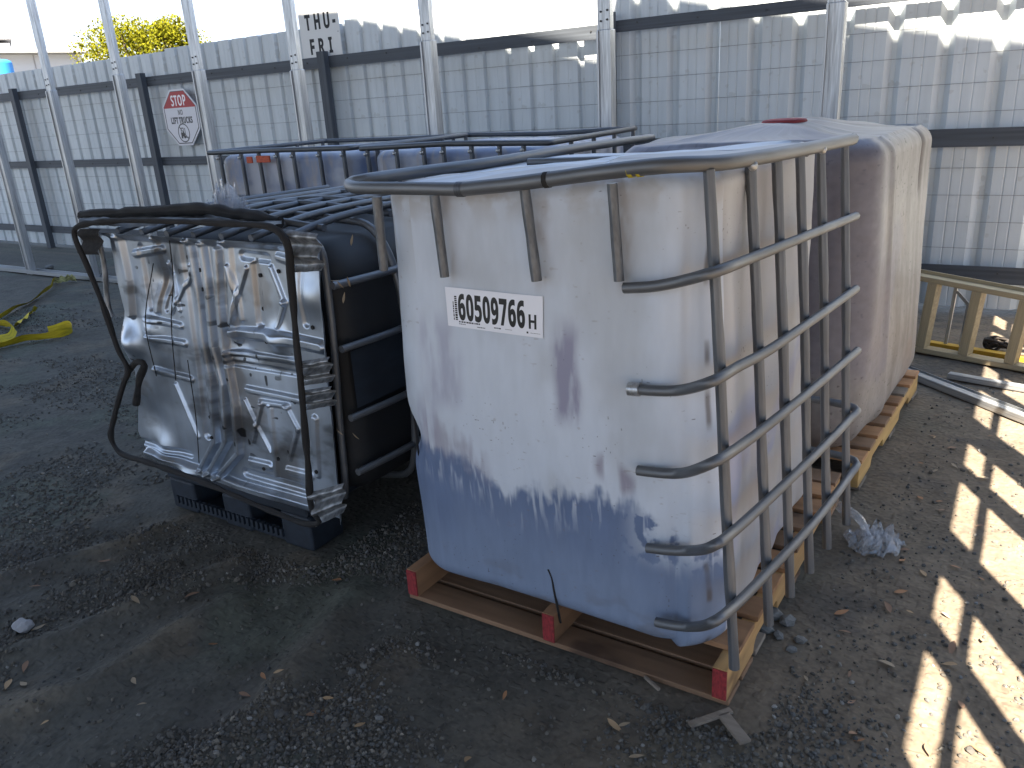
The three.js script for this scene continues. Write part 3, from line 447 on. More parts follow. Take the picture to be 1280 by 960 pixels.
// ------------------------------------------------------------------ the second, uncaged tank
{
  const T2 = { x0: -1.40, x1: -0.43, z0: -4.12, z1: -2.93, y0: 0.122, y1: 1.285, r: 0.13, rb: 0.13, rt: 0.075 };
  const tex = stainTex(1024, 512, T2, (s, y, [x, z, nx, nz]) => {
    const d = fbm(s * 4, y * 4, 5, 501), st = fbm(s * 22, y * 2, 4, 503), f = fbm(s * 50, y * 50, 3, 505);
    let c = mix3([0.225, 0.213, 0.207], [0.145, 0.132, 0.128], sm(0.38, 0.66, 0.5 * d + 0.5 * st));
    c = mix3(c, [0.20, 0.165, 0.15], 0.75 * sm(0.52, 0.7, fbm(s * 3 + 4, y * 3.5, 5, 507)));
    c = mix3(c, [0.03, 0.026, 0.024], 0.8 * sm(0.88, 0.93, vn(s * 70, y * 90, 509)) * sm(0.5, 0.65, fbm(s * 5, y * 5, 3, 511)));
    c = mix3(c, [0.15, 0.145, 0.185], 0.6 * sm(0.5, 0.62, fbm(s * 1.9 + 2, y * 1.7, 5, 513)));
    return c.map((q) => q * (0.85 + 0.3 * f));
  });
  const disp = (x, y, z, nx, nz, ins) => {
    let e = 0.02 * (fbm(x * 2 + z * 2, y * 2, 3, 521) - 0.5) + 0.014 * Math.sin(Math.PI * sm(0.1, 1.28, y));
    if (nx > 0.5) { e += 0.03 * sm(0.9, 0.2, y) * sm(-3.0, -3.5, z); e -= 0.018 * Math.exp(-Math.pow((z + 3.80) / 0.02, 2)) * sm(0.98, 1.1, y); e += 0.012 * Math.exp(-Math.pow((z + 3.18 + 0.12 * (1.2 - y)) / 0.03, 2)); }
    if (ins > 0.05 && y > 0.8) e = 0.035 * (fbm(x * 3, z * 3, 3, 523) - 0.5);
    return e;
  };
  const t = thing('bulk_container', 'grimy beige-white bulk tank without a cage, on the yellowish pallet', 'tank', V(-0.93, 0.125, -3.52));
  const g = tankGeo({ ...T2, disp, crown: 0.05, nu: 240, nv: 120 }); { const p = g.attributes.position; for (let i = 0; i < p.count; i++) p.setX(i, p.getX(i) + 0.045 * (-2.93 - p.getZ(i))); g.computeVertexNormals(); }
  part('tank', g, std({ map: tex, roughness: 0.5, bumpMap: datTex(256, 256, (u, v) => fbm(u * 30, v * 20, 4, 531), false), bumpScale: 0.004 }), t);
  const lc = onZ(980, 159, -3.5), l = new THREE.LatheGeometry([[0.0001, 0.03], [0.06, 0.03], [0.085, 0.026], [0.09, 0.018], [0.09, -0.03], [0.0001, -0.03]].map(([a, b]) => new THREE.Vector2(a, b)), 28).translate(lc.x, lc.y + 0.004, lc.z);
  part('screw_cap', l, M.red, t);
}

// ------------------------------------------------------------------ two caged grey-blue tanks behind
function backTank(label, x0, x1, verts, seed, zF, extra) {
  const t = thing('bulk_container', label, 'tank', V((x0 + x1) / 2, 0, zF - 0.5));
  const T = { x0: x0 + 0.03, x1: x1 - 0.03, z0: zF - 1.0, z1: zF - 0.03, y0: 0.14, y1: 1.268, r: 0.09, rb: 0.08, rt: 0.05 };
  const tex = stainTex(512, 256, T, (s, y) => { const d = fbm(s * 4, y * 5, 5, seed), f = fbm(s * 20, y * 6, 4, seed + 3); return mix3(mix3([0.36, 0.38, 0.44], [0.17, 0.21, 0.31], sm(0.35, 0.6, d)), [0.30, 0.27, 0.25], 0.6 * sm(0.5, 0.7, f)); });
  part('tank', tankGeo({ ...T, nu: 120, nv: 80, disp: (x, y, z) => 0.02 * (fbm(x * 5 + z, y * 4, 3, seed + 7) - 0.5) }), std({ map: tex, roughness: 0.5 }), t);
  const yr = 1.292; const c = (x, z) => V(x, yr + 0.006 * Math.sin(x * 5 + z * 3 + seed), z);
  part('rim', tube([c(x0, zF), c((x0 + x1) / 2, zF + 0.012), c(x1, zF), c(x1 + 0.015, zF - 0.02), c(x1, zF - 1.03), c((x0 + x1) / 2, zF - 1.05), c(x0, zF - 1.03), c(x0 - 0.015, zF - 0.02)], 0.0145, { closed: true, seg: 120, tension: 0.05 }), M.cageDark, t);
  for (const x of verts) { part('vertical_bar', tube([V(x, yr, zF - 0.003), V(x + 0.003, 0.9, zF - 0.004), V(x, 0.15, zF)], 0.0125, { seg: 10 }), M.cageDark, t); part('bolt', new THREE.SphereGeometry(0.011, 7, 5).translate(x, yr - 0.035, zF + 0.016), M.galv, t); }
  for (const y of [1.02, 0.8, 0.58, 0.36, 0.17]) part('horizontal_bar', tube([V(x0 - 0.03, y, zF - 0.1), V(x0 - 0.01, y, zF + 0.01), V(x0 + 0.05, y, zF + 0.022), V(x1 - 0.05, y, zF + 0.022), V(x1 + 0.02, y, zF - 0.02)], 0.0125, { seg: 24 }), M.cageDark, t);
  for (const x of [x0, x1]) for (const z of [zF - 0.25, zF - 0.5, zF - 0.75, zF - 1.0]) part('vertical_bar', bar(V(x, yr, z), V(x, 0.15, z), 0.0125), M.cageDark, t);
  part('base_deck', box(x0, x1, 0.1, 0.138, zF - 1.03, zF), M.darkBlue, t);
  for (const [x, z] of [[x0 + 0.08, zF - 0.08], [x1 - 0.08, zF - 0.08], [x0 + 0.08, zF - 0.95], [x1 - 0.08, zF - 0.95], [(x0 + x1) / 2, zF - 0.08], [(x0 + x1) / 2, zF - 0.95]]) part('foot', box(x - 0.07, x + 0.07, 0, 0.1, z - 0.07, z + 0.07), M.darkBlue, t);
  if (extra) extra(t);
}
const vx = (us, z) => us.map((u) => onZ(u, 200, z).x);
backTank('caged grey-blue bulk tank with an orange tag, beside the stop sign post', -4.40, -3.22, vx([275, 302, 324, 347, 367, 400, 430], -3.4), 551, -3.4, (t) => {
  for (const [a, b] of [[[308, 196], [316, 204]], [[320, 195], [338, 203]]]) { const p = onZ(...a, -3.37), q = onZ(...b, -3.37); part('tag', box(p.x, q.x, q.y, p.y, -3.376, -3.366, 0.003), M.orange, t); }
});
backTank('caged grey-blue bulk tank between the tagged tank and the front tank', -3.12, -1.95, vx([460, 496, 530, 555, 590, 625, 655], -3.4), 571, -3.4);

// ------------------------------------------------------------------ the tipped container with its stamped steel base plate towards the yard
{
  const ZB = -1.60, t = thing('tipped_container', 'tipped-over caged tank showing a stamped silvery steel base plate framed by a sooty tube', 'tank', V(-2.35, 0.2, -2.2));
  const q = (u, v, z = ZB - 0.065) => onZ(u, v, z);
  // base plate as a height field
  const S = [];   // stamped features: points, width, height
  const rib = (pts, w, h) => { const p = pts.map(([u, v]) => q(u, v)); S.push([p, w, h]); };
  rib([[238, 302], [250, 370], [258, 432], [266, 480], [270, 551], [252, 585]], 0.013, 0.034); rib([[254, 306], [263, 370], [269, 432], [280, 480], [285, 551], [262, 590]], 0.013, 0.034); rib([[272, 312], [277, 380], [282, 432], [295, 508], [300, 566], [274, 595]], 0.013, 0.034);
  rib([[224, 308], [236, 380], [245, 440], [256, 545]], 0.018, -0.018); 
  rib([[193, 302], [195, 340], [195, 388]], 0.016, 0.02); rib([[283, 305], [289, 360], [292, 425]], 0.018, 0.02);
  for (const p of [[[183, 398], [224, 408]], [[184, 422], [229, 430]], [[191, 463], [236, 475]], [[308, 487], [372, 501]]]) rib(p, 0.012, 0.016);
  rib([[217, 482], [245, 547]], 0.009, 0.012); rib([[209, 331], [205, 388]], 0.009, -0.012); rib([[205, 331], [222, 388]], 0.009, 0.014); rib([[240, 330], [212, 392]], 0.008, 0.012);
  rib([[286, 333], [296, 369], [291, 403]], 0.009, 0.014); rib([[305, 336], [296, 369], [300, 400]], 0.009, 0.012); rib([[315, 333], [322, 405]], 0.017, -0.02); rib([[336, 336], [353, 379]], 0.01, 0.014); rib([[353, 379], [345, 408]], 0.01, 0.014);
  rib([[293, 417], [334, 420], [401, 434]], 0.02, 0.026); rib([[286, 441], [367, 453]], 0.01, 0.012); rib([[286, 454], [374, 470]], 0.01, -0.008);
  rib([[305, 501], [336, 566]], 0.008, 0.012); rib([[326, 505], [315, 552]], 0.008, 0.012); rib([[324, 503], [358, 509]], 0.01, 0.012); rib([[336, 511], [343, 595]], 0.013, 0.012); rib([[355, 508], [370, 537], [360, 575]], 0.009, 0.012); rib([[391, 525], [394, 595]], 0.014, 0.014);
  rib([[312, 578], [335, 584]], 0.016, 0.014); rib([[358, 590], [385, 597]], 0.016, 0.014); rib([[148, 300], [158, 350], [162, 392]], 0.02, 0.03); rib([[172, 310], [178, 345], [186, 385]], 0.014, -0.018); rib([[372, 335], [380, 405]], 0.014, -0.014);
  rib([[165, 318], [200, 312]], 0.013, 0.014); rib([[300, 320], [330, 324]], 0.015, -0.016); rib([[345, 322], [372, 330]], 0.013, 0.014);
  rib([[185, 566], [250, 590], [300, 608], [388, 634]], 0.018, 0.03); rib([[176, 552], [235, 570]], 0.012, -0.014); rib([[305, 592], [385, 616]], 0.016, -0.016);
  const blobs = [[165, 428, 0.06, 0.05], [188, 412, 0.05, 0.03], [205, 560, 0.06, 0.02], [186, 520, 0.08, -0.02], [300, 432, 0.05, -0.02], [345, 425, 0.04, 0.025], [200, 350, 0.07, -0.03], [385, 372, 0.06, 0.02], [240, 600, 0.05, 0.03]].map(([u, v, r, h]) => { const p = q(u, v); return [p.x, p.y, r, h]; });
  const relief = (x, y) => { let e = 0.014 * (fbm(x * 4, y * 4, 2, 601) - 0.5); for (const [p, w, h] of S) { let r = 9; for (let i = 0; i < p.length - 1; i++) r = Math.min(r, segDist(x, y, p[i].x, p[i].y, p[i + 1].x, p[i + 1].y) / w); if (r < 1.5) e += 0.75 * h * sm(1.3, 0.5, r); } for (const [a, b, r, h] of blobs) { const d = ((x - a) ** 2 + (y - b) ** 2) / (r * r); if (d < 6) e += h * Math.exp(-d); } return e; };
  const Lx = [[576, 187], [540, 170], [500, 168], [465, 166], [430, 152], [390, 152], [340, 140], [296, 133]].map(([v, u]) => { const p = q(u, v); return [p.y, p.x]; }).sort((a, b) => a[0] - b[0]);
  const TR = q(402, 306), BR = q(431, 653), BL = q(162, 565), TL = q(133, 290);
  const pg = grid(400, 320, (u, v) => {
    const yl = mix(BL.y, TL.y, v), yr = mix(BR.y, TR.y, v), xr = mix(BR.x, TR.x, v), xl = lerpTab(Lx, yl); const x = mix(xl, xr, u), y = mix(yl, yr, u);
    const lipz = 0.03 * sm(0.03, 0.0, Math.min((1 - u) * 1.2, (1 - v) * 0.95));
    return V(x, y, ZB - 0.075 + relief(x, y) + lipz - 0.0);
  });
  planarUV(pg, (x, y) => [x * 0.9, y * 0.9]);
  const pcol = colTex(1024, 1024, (u, v) => { const a = fbm(u * 8, v * 8, 5, 611, 8, 8), st = fbm(u * 40, v * 5, 4, 613, 40, 5), rust = sm(0.62, 0.74, fbm(u * 6, v * 6, 5, 615, 6, 6)), sp = sm(0.86, 0.9, vn(u * 46, v * 46, 617, 46, 46)) * sm(0.5, 0.62, fbm(u * 5, v * 5, 3, 618, 5, 5)), dirt = sm(0.55, 0.72, fbm(u * 5, v * 11, 5, 619, 5, 11)); let c = [0.50, 0.56, 0.64].map((q) => q * (0.75 + 0.35 * a + 0.2 * (st - 0.5))); c = mix3(c, [0.24, 0.19, 0.14], 0.4 * rust); c = mix3(c, [0.07, 0.065, 0.06], 0.6 * dirt); c = mix3(c, [0.02, 0.02, 0.02], 0.85 * sp); return c; });
  const prgh = datTex(512, 512, (u, v) => 0.36 + 0.42 * fbm(u * 7, v * 7, 5, 621, 7, 7));
  M.plate = std({ map: pcol, metalness: 0.95, roughness: 0.75, roughnessMap: prgh, bumpMap: datTex(256, 256, (u, v) => fbm(u * 20, v * 20, 4, 625, 20, 20)), bumpScale: 0.0006, side: THREE.DoubleSide });
  const plate = part('base_plate', pg, M.plate, t);
  for (const [u, v] of [[248, 338], [252, 362], [262, 400], [252, 433], [266, 520], [269, 545], [322, 345], [322, 388], [345, 340], [334, 427], [330, 586], [345, 575], [395, 590], [389, 410]]) { const p = q(u, v); part('drain_hole', new THREE.CylinderGeometry(0.007, 0.007, 0.004, 10).rotateX(Math.PI / 2).translate(p.x, p.y, ZB - 0.073 + relief(p.x, p.y)), M.soot, plate); }
  const wp = (list, dz = 0) => list.map(([u, v]) => { const p = q(u, v); return V(p.x, p.y, ZB - 0.068 + relief(p.x, p.y) + dz); });
  for (const l of [[[188, 330], [190, 400], [196, 470]], [[212, 300], [213, 350], [215, 400], [220, 475]], [[235, 450], [245, 520], [256, 575]]]) part('loose_wire', tube(wp(l, 0.006), 0.002, { rad: 5, seg: 20 }), M.soot, t);
  // sooty tube round the plate
  const F = [[94, 298], [93, 288], [100, 282], [150, 276], [220, 277], [300, 280], [343, 286], [358, 302], [364, 350], [370, 420], [378, 500], [385, 580], [391, 640], [399, 652], [385, 655], [330, 635], [250, 601], [185, 578], [148, 564], [139, 548], [143, 520], [155, 478], [160, 462], [148, 438], [130, 385], [108, 330]];
  part('frame_tube', tube(F.map(([u, v], i) => q(u, v, ZB + 0.02)), 0.0102, { closed: true, rad: 9, seg: 300, wob: 0.003, seed: 31 }), M.soot, t);
  part('frame_tube', tube([[160, 464], [172, 452], [180, 455], [174, 475], [170, 505]].map(([u, v]) => q(u, v, ZB + 0.0)), 0.014, { rad: 8, wob: 0.004, seg: 30 }), M.soot, t);
  part('frame_tube', tube([[103, 270], [140, 267], [200, 264], [262, 262], [300, 268], [350, 278]].map(([u, v]) => q(u, v, ZB - 0.09)), 0.019, { rad: 9, wob: 0.008, seg: 60, seed: 37 }), M.soot, t);
  // crumpled flashing between the two tubes on top
  part('top_flashing', grid(90, 12, (u, v) => { const a = q(mix(98, 352, u), 281 + 2 * Math.sin(u * 9), ZB + 0.015), b = q(mix(105, 352, u), 265 + 10 * u * u, ZB - 0.1); const p = a.lerp(b, v); p.y += 0.02 * (fbm(u * 16, v * 4, 3, 641) - 0.5) + 0.006 * Math.sin(v * 6); return p; }), std({ map: mottle([0.07, 0.07, 0.07], 1.2, 16, 6, 643), metalness: 0.5, roughness: 0.6, side: THREE.DoubleSide }), t);
  // folded corner brackets on the right edge
  const fold = (c, seed) => { const P = c.map(([u, v, z]) => q(u, v, z)); return grid(20, 16, (u, v) => { const p = P[0].clone().lerp(P[1], u).lerp(P[3].clone().lerp(P[2], u), v); const e = 0.016 * Math.sin(v * 13) + 0.012 * (fbm(u * 4, v * 6, 3, seed) - 0.5); p.z += e; p.x += 0.3 * e; return p; }); };
  const brk = std({ map: mottle([0.28, 0.29, 0.30], 0.8, 9, 9, 651), metalness: 0.75, roughness: 0.5, side: THREE.DoubleSide });
  part('corner_bracket', fold([[352, 286, ZB], [398, 292, ZB - 0.02], [403, 338, ZB - 0.03], [368, 340, ZB - 0.01]], 661), brk, t);
  part('corner_bracket', fold([[374, 452, ZB], [412, 446, ZB - 0.02], [416, 476, ZB - 0.02], [378, 482, ZB]], 663), brk, t);
  part('corner_bracket', fold([[378, 488, ZB], [416, 482, ZB - 0.02], [419, 506, ZB - 0.02], [381, 512, ZB]], 665), brk, t);
  part('corner_bracket', fold([[386, 616, ZB + 0.02], [430, 604, ZB - 0.02], [430, 640, ZB - 0.02], [396, 657, ZB + 0.02]], 667), brk, t);
  part('left_strip', tube([[121, 288], [130, 330], [136, 385], [141, 396]].map(([u, v]) => q(u, v, ZB - 0.06)), 0.01, { wob: 0.003, seg: 20 }), brk, t);
  part('left_flap', grid(10, 8, (u, v) => { const p = q(mix(100, 126, u), mix(286, 318, v), ZB - 0.03); p.z += 0.012 * Math.sin(v * 9); return p; }), M.soot, t);
  // cage tubes: silver edge tube, arch and side rungs on the right, grid on top
  part('edge_tube', tube([[385, 296], [401, 312], [408, 350], [417, 430], [424, 520], [431, 600], [431, 622]].map(([u, v]) => q(u, v, ZB - 0.1)), 0.012, { seg: 50 }), M.cage, t);
  const XR = -1.715, ZT = -2.72;
  for (const [zz, rr, mat] of [[-1.97, 0.0135, M.cage], [-2.35, 0.0125, M.cageDark], [ZT, 0.0125, M.cageDark]]) part('cage_hoop', tube([V(-2.8, 0.2, zz), V(-2.8, 0.95, zz), V(-2.79, 1.1, zz), V(-2.7, 1.135, zz), V(-1.93, 1.135, zz), V(-1.8, 1.11, zz), V(XR, 0.96, zz), V(XR, 0.34, zz), V(XR - 0.04, 0.24, zz), V(-1.9, 0.2, zz)], rr, { seg: 90 }), mat, t);
  for (const y of [0.98, 0.78, 0.55, 0.36]) part('side_rung', tube([V(XR - 0.02, y, ZB - 0.1), V(XR, y, -1.9), V(XR, y + 0.005, ZT)], 0.0125, { seg: 14 }), M.cage, t);
  for (let k = 0; k < 7; k++) { const x = -2.72 + k * 0.14; part('top_bar', tube([V(x, 1.12, ZB - 0.06), V(x + 0.01, 1.155, -1.9), V(x, 1.155, ZT)], 0.0125, { seg: 14 }), k % 3 ? M.cage : M.cageDark, t); }
  for (const z of [-1.8, -2.12, -2.25, -2.5]) part('top_bar', tube([V(-2.8, 1.13, z), V(-2.3, 1.165 , z - 0.01), V(-1.84, 1.135, z)], 0.012, { seg: 14 }), M.cageDark, t);
  part('tank', tankGeo({ x0: -2.74, x1: -1.75, z0: -2.7, z1: -1.72, y0: 0.24, y1: 1.095, r: 0.08, rb: 0.1, rt: 0.12, nu: 120, nv: 80, disp: (x, y, z) => 0.02 * (fbm(x * 4 + z * 3, y * 4, 3, 671) - 0.5) }), M.blackPlastic, t);
  part('side_panel', grid(10, 10, (u, v) => V(-1.738 + 0.004 * Math.sin(u * 5), mix(0.57, 0.76, v), mix(-1.74, -2.5, u))), M.darkBlue, t);
}
// dark plastic pallet carrying it
{
  const t = thing('plastic_pallet', 'dark blue plastic pallet with comb edge under the tipped tank', 'pallet', V(-2.35, 0, -2.2));
  part('deck', box(-2.78, -1.99, 0.135, 0.175, -2.75, -1.68, 0.008), M.darkBlue, t);
  for (const [x, z] of [[-2.06, -1.76], [-2.38, -1.76], [-2.7, -1.76], [-2.0, -2.65], [-2.35, -2.65], [-2.7, -2.65]]) part('foot', box(x - 0.075, x + 0.075, 0.0, 0.135, z - 0.08, z + 0.08, 0.012), M.darkBlue, t);
  part('skid', box(-2.78, -1.99, 0.004, 0.03, -1.82, -1.69, 0.005), M.darkBlue, t);
  for (let k = 0; k < 24; k++) part('comb_tooth', box(-2.74 + k * 0.026, -2.727 + k * 0.026, 0.03, 0.062, -1.69, -1.672), M.darkBlue, t);
}

// ------------------------------------------------------------------ crumpled clear plastic
function film(c, w, d, h, seed, n = 46) {   // one crumpled sheet, bunched into folds
  return grid(n, n, (u, v) => { const a = fbm(u * 5, v * 5, 4, seed), b = fbm(u * 9 + 3, v * 3, 4, seed + 4), f = Math.abs(fbm(u * 7, v * 7, 3, seed + 8) - 0.5) * 2, r = Math.hypot(u - 0.5, v - 0.5) * 2; return V(c.x + (u - 0.5) * w + 0.5 * w * (a - 0.5), Math.max(c.y + 0.003, c.y + h * (1.25 * a * (1.15 - 0.7 * r) + 0.9 * f - 0.35)), c.z + (v - 0.5) * d + 0.6 * d * (b - 0.5)); });
}
{
  const b = onY(1090, 682), rb = [onY(1046, 630, 0.06), onY(1062, 640, 0.09), onY(1077, 652, 0.09), onY(1086, 668, 0.06), onY(1090, 680, 0.03)];
  single('plastic_bag', mergeGeometries([film(V(b.x, 0.002, b.z), 0.15, 0.12, 0.09, 701), tube(rb, 0.014, { wob: 0.012, seed: 703, seg: 50, rad: 10, cap: false })]), M.film, 'twisted clear plastic wrapping trailing onto the dirt from the pallets', 'plastic wrap');
  const p = onZ(285, 268, -1.85);
  single('plastic_wrap', film(V(p.x, p.y, p.z), 0.13, 0.1, 0.13, 711), M.film, 'crumpled clear plastic film lying on top of the tipped tank', 'plastic wrap');
}

// ------------------------------------------------------------------ stepladder lying on its side, steel channels, rope
{
  const t = thing('stepladder', 'pale fibreglass stepladder lying on its side by the fence', 'ladder', V(0.1, 0, -4.85));
  const A = onY(1136, 437, 0), B = onY(1280, 464, 0), d = B.clone().sub(A).normalize(), n = V(d.z, 0, -d.x);
  const lo = (s, o = 0, y = 0.02) => A.clone().addScaledVector(d, s).addScaledVector(n, o).add(V(0, y, 0)), yt = (s) => 0.43 - 0.07 * s;
  const L = 1.5, s0 = -0.1;
  part('side_rail', beam(lo(s0), lo(L), 0.075, 0.03, V(0, 1, 0), 0.004), M.fibre, t);
  part('side_rail', beam(lo(s0, 0, yt(s0)), lo(L, 0, yt(L)), 0.075, 0.03, V(0, 1, 0), 0.004), M.fibre, t);
  part('rail_flange', beam(lo(s0, 0.032, yt(s0) + 0.012), lo(L, 0.032, yt(L) + 0.012), 0.008, 0.045), M.fibre, t);
  part('rear_rail', beam(lo(s0 + 0.12, 0.13, 0.016), lo(L, 0.2, 0.016), 0.05, 0.03), M.fibreYellow, t);
  part('rear_rail', beam(lo(s0 + 0.12, 0.13, 0.4), lo(L, 0.2, 0.3), 0.05, 0.03), M.fibreYellow, t);
  for (const s of [0.085, 0.315, 0.545, 0.78]) { const a = lo(s - 0.012, 0, 0.036), b = lo(s + 0.018, 0, yt(s) - 0.016); part('tread', beam(a, b, 0.075, 0.05, d, 0.003), M.fibre, t); }
  for (const s of [0.14, 0.6]) part('rear_rung', beam(lo(s, 0.14, 0.03), lo(s + 0.02, 0.14, 0.39), 0.012, 0.018, d), M.galv, t);
  part('spreader', beam(lo(0.26, 0.05, 0.06), lo(0.27, 0.06, 0.3), 0.004, 0.028, d), M.galv, t);
  part('spreader', beam(lo(0.2, 0.05, 0.36), lo(0.28, 0.06, 0.28), 0.004, 0.018, d), M.galv, t);
  const ch = (a, b, w, h, label, name) => { const dd = b.clone().sub(a).normalize(), nn = V(-dd.z, 0, dd.x); const g = [beam(a.clone().add(V(0, 0.004, 0)), b.clone().add(V(0, 0.004, 0)), w, 0.003), beam(a.clone().addScaledVector(nn, w / 2).add(V(0, h / 2 + 0.006, 0)), b.clone().addScaledVector(nn, w / 2).add(V(0, h / 2 + 0.006, 0)), 0.003, h), beam(a.clone().addScaledVector(nn, w / 2 - 0.02).add(V(0, h + 0.0075, 0)), b.clone().addScaledVector(nn, w / 2 - 0.02).add(V(0, h + 0.0075, 0)), 0.04, 0.003), beam(a.clone().addScaledVector(nn, -w / 2).add(V(0, h / 2 + 0.006, 0)), b.clone().addScaledVector(nn, -w / 2).add(V(0, h / 2 + 0.006, 0)), 0.003, h)]; return single(name, mergeGeometries(g), M.galv, label, 'steel channel', 'steel channels on the ground'); };
  const a1 = onY(1128, 466), b1 = onY(1280, 526); ch(a1.clone().lerp(b1, -0.4), a1.clone().lerp(b1, 1.8), 0.075, 0.028, 'long galvanised steel channel on the dirt pointing past the pallet corner', 'steel_channel');
  const a2 = onY(1186, 472), b2 = onY(1280, 489); ch(a2, a2.clone().lerp(b2, 2.2), 0.05, 0.02, 'short galvanised steel channel on the dirt beside the ladder', 'steel_channel');
  const rp = onY(1246, 441), rr = rng(91), pts = []; for (let i = 0; i < 46; i++) { const a = i * 0.9, r = 0.03 + 0.03 * rr(); pts.push(V(rp.x + r * 1.3 * Math.cos(a), 0.018 + 0.055 * rr(), rp.z - 0.02 + r * Math.sin(a))); }
  single('rope_pile', tube(pts, 0.009, { rad: 6, seg: 320 }), M.rope, 'tangled heap of dark rope lying behind the ladder', 'rope');
}

// ------------------------------------------------------------------ yellow lashing strap
function ribbon(pts, w, rolls, wave = 0.01) {
  const c = new THREE.CatmullRomCurve3(pts), n = 90; return grid(n, 4, (u, v) => { const p = c.getPoint(u), t = c.getTangent(u), s = V(-t.z, 0, t.x).normalize(), k = u * (rolls.length - 1), i = Math.min(rolls.length - 2, Math.floor(k)), a = mix(rolls[i], rolls[i + 1], k - i); const o = (v - 0.5) * w; const q = p.clone().addScaledVector(s, o * Math.cos(a)).add(V(0, o * Math.sin(a) + wave * Math.sin(u * 23 + v), 0)); q.y = Math.max(0.004 + 0.002 * v, q.y); return q; });
}
{
  const s1 = [[-60, 425], [0, 395], [30, 380], [56, 364], [66, 354], [70, 349]].map(([u, v]) => { const p = onY(u, v, 0.03); p.y = 0.03; return p; });
  single('lashing_strap', ribbon(s1, 0.075, [1.2, 1.0, 0.5, 0.9, 1.4, 0.4]), M.yellowStrap, 'twisted yellow webbing strap running from the base track across the dirt', 'strap', 'yellow webbing straps on the dirt');
  const s2 = [[-30, 440], [0, 431], [25, 425], [55, 420], [78, 417], [90, 411], [84, 408], [60, 412]].map(([u, v]) => { const p = onY(u, v, 0.03); p.y = 0.03; return p; });
  single('lashing_strap', ribbon(s2, 0.07, [1.1, 1.0, 0.8, 1.3, 1.4, 1.5, 1.4, 1.2]), M.yellowStrap, 'yellow webbing strap ending in a folded loop on the dirt', 'strap', 'yellow webbing straps on the dirt');
  const s3 = [[-20, 400], [0, 404], [14, 407], [18, 413], [8, 422], [-10, 430]].map(([u, v]) => { const p = onY(u, v, 0.03); p.y = 0.03; return p; });
  single('lashing_strap', ribbon(s3, 0.06, [1.3, 1.2, 1.4, 1.1, 0.8, 1.0]), M.yellowStrap, 'short curled bend of yellow webbing strap beside the looped end', 'strap', 'yellow webbing straps on the dirt');
  const s4 = [[17, 409], [24, 403], [31, 397], [40, 389], [45, 386]].map(([u, v]) => { const p = onY(u, v, 0.025); p.y = 0.025; return p; });
  single('lashing_strap', ribbon(s4, 0.06, [0.9, 0.4, 0.3, 1.2, 0.9]), M.yellowStrap, 'short flat twist of yellow webbing strap between the longer pieces', 'strap', 'yellow webbing straps on the dirt');
  const s5 = [[68, 352], [78, 350], [88, 348], [95, 349]].map(([u, v]) => { const p = onY(u, v, 0.03); p.y = 0.035; return p; });
  single('lashing_strap', ribbon(s5, 0.07, [1.0, 1.4, 1.2, 1.5]), std({ map: mottle([0.42, 0.42, 0.2], 0.9, 8, 8, 801), roughness: 0.8, side: THREE.DoubleSide }), 'bunched pale yellow strap end lying against the base track', 'strap', 'yellow webbing straps on the dirt');
}

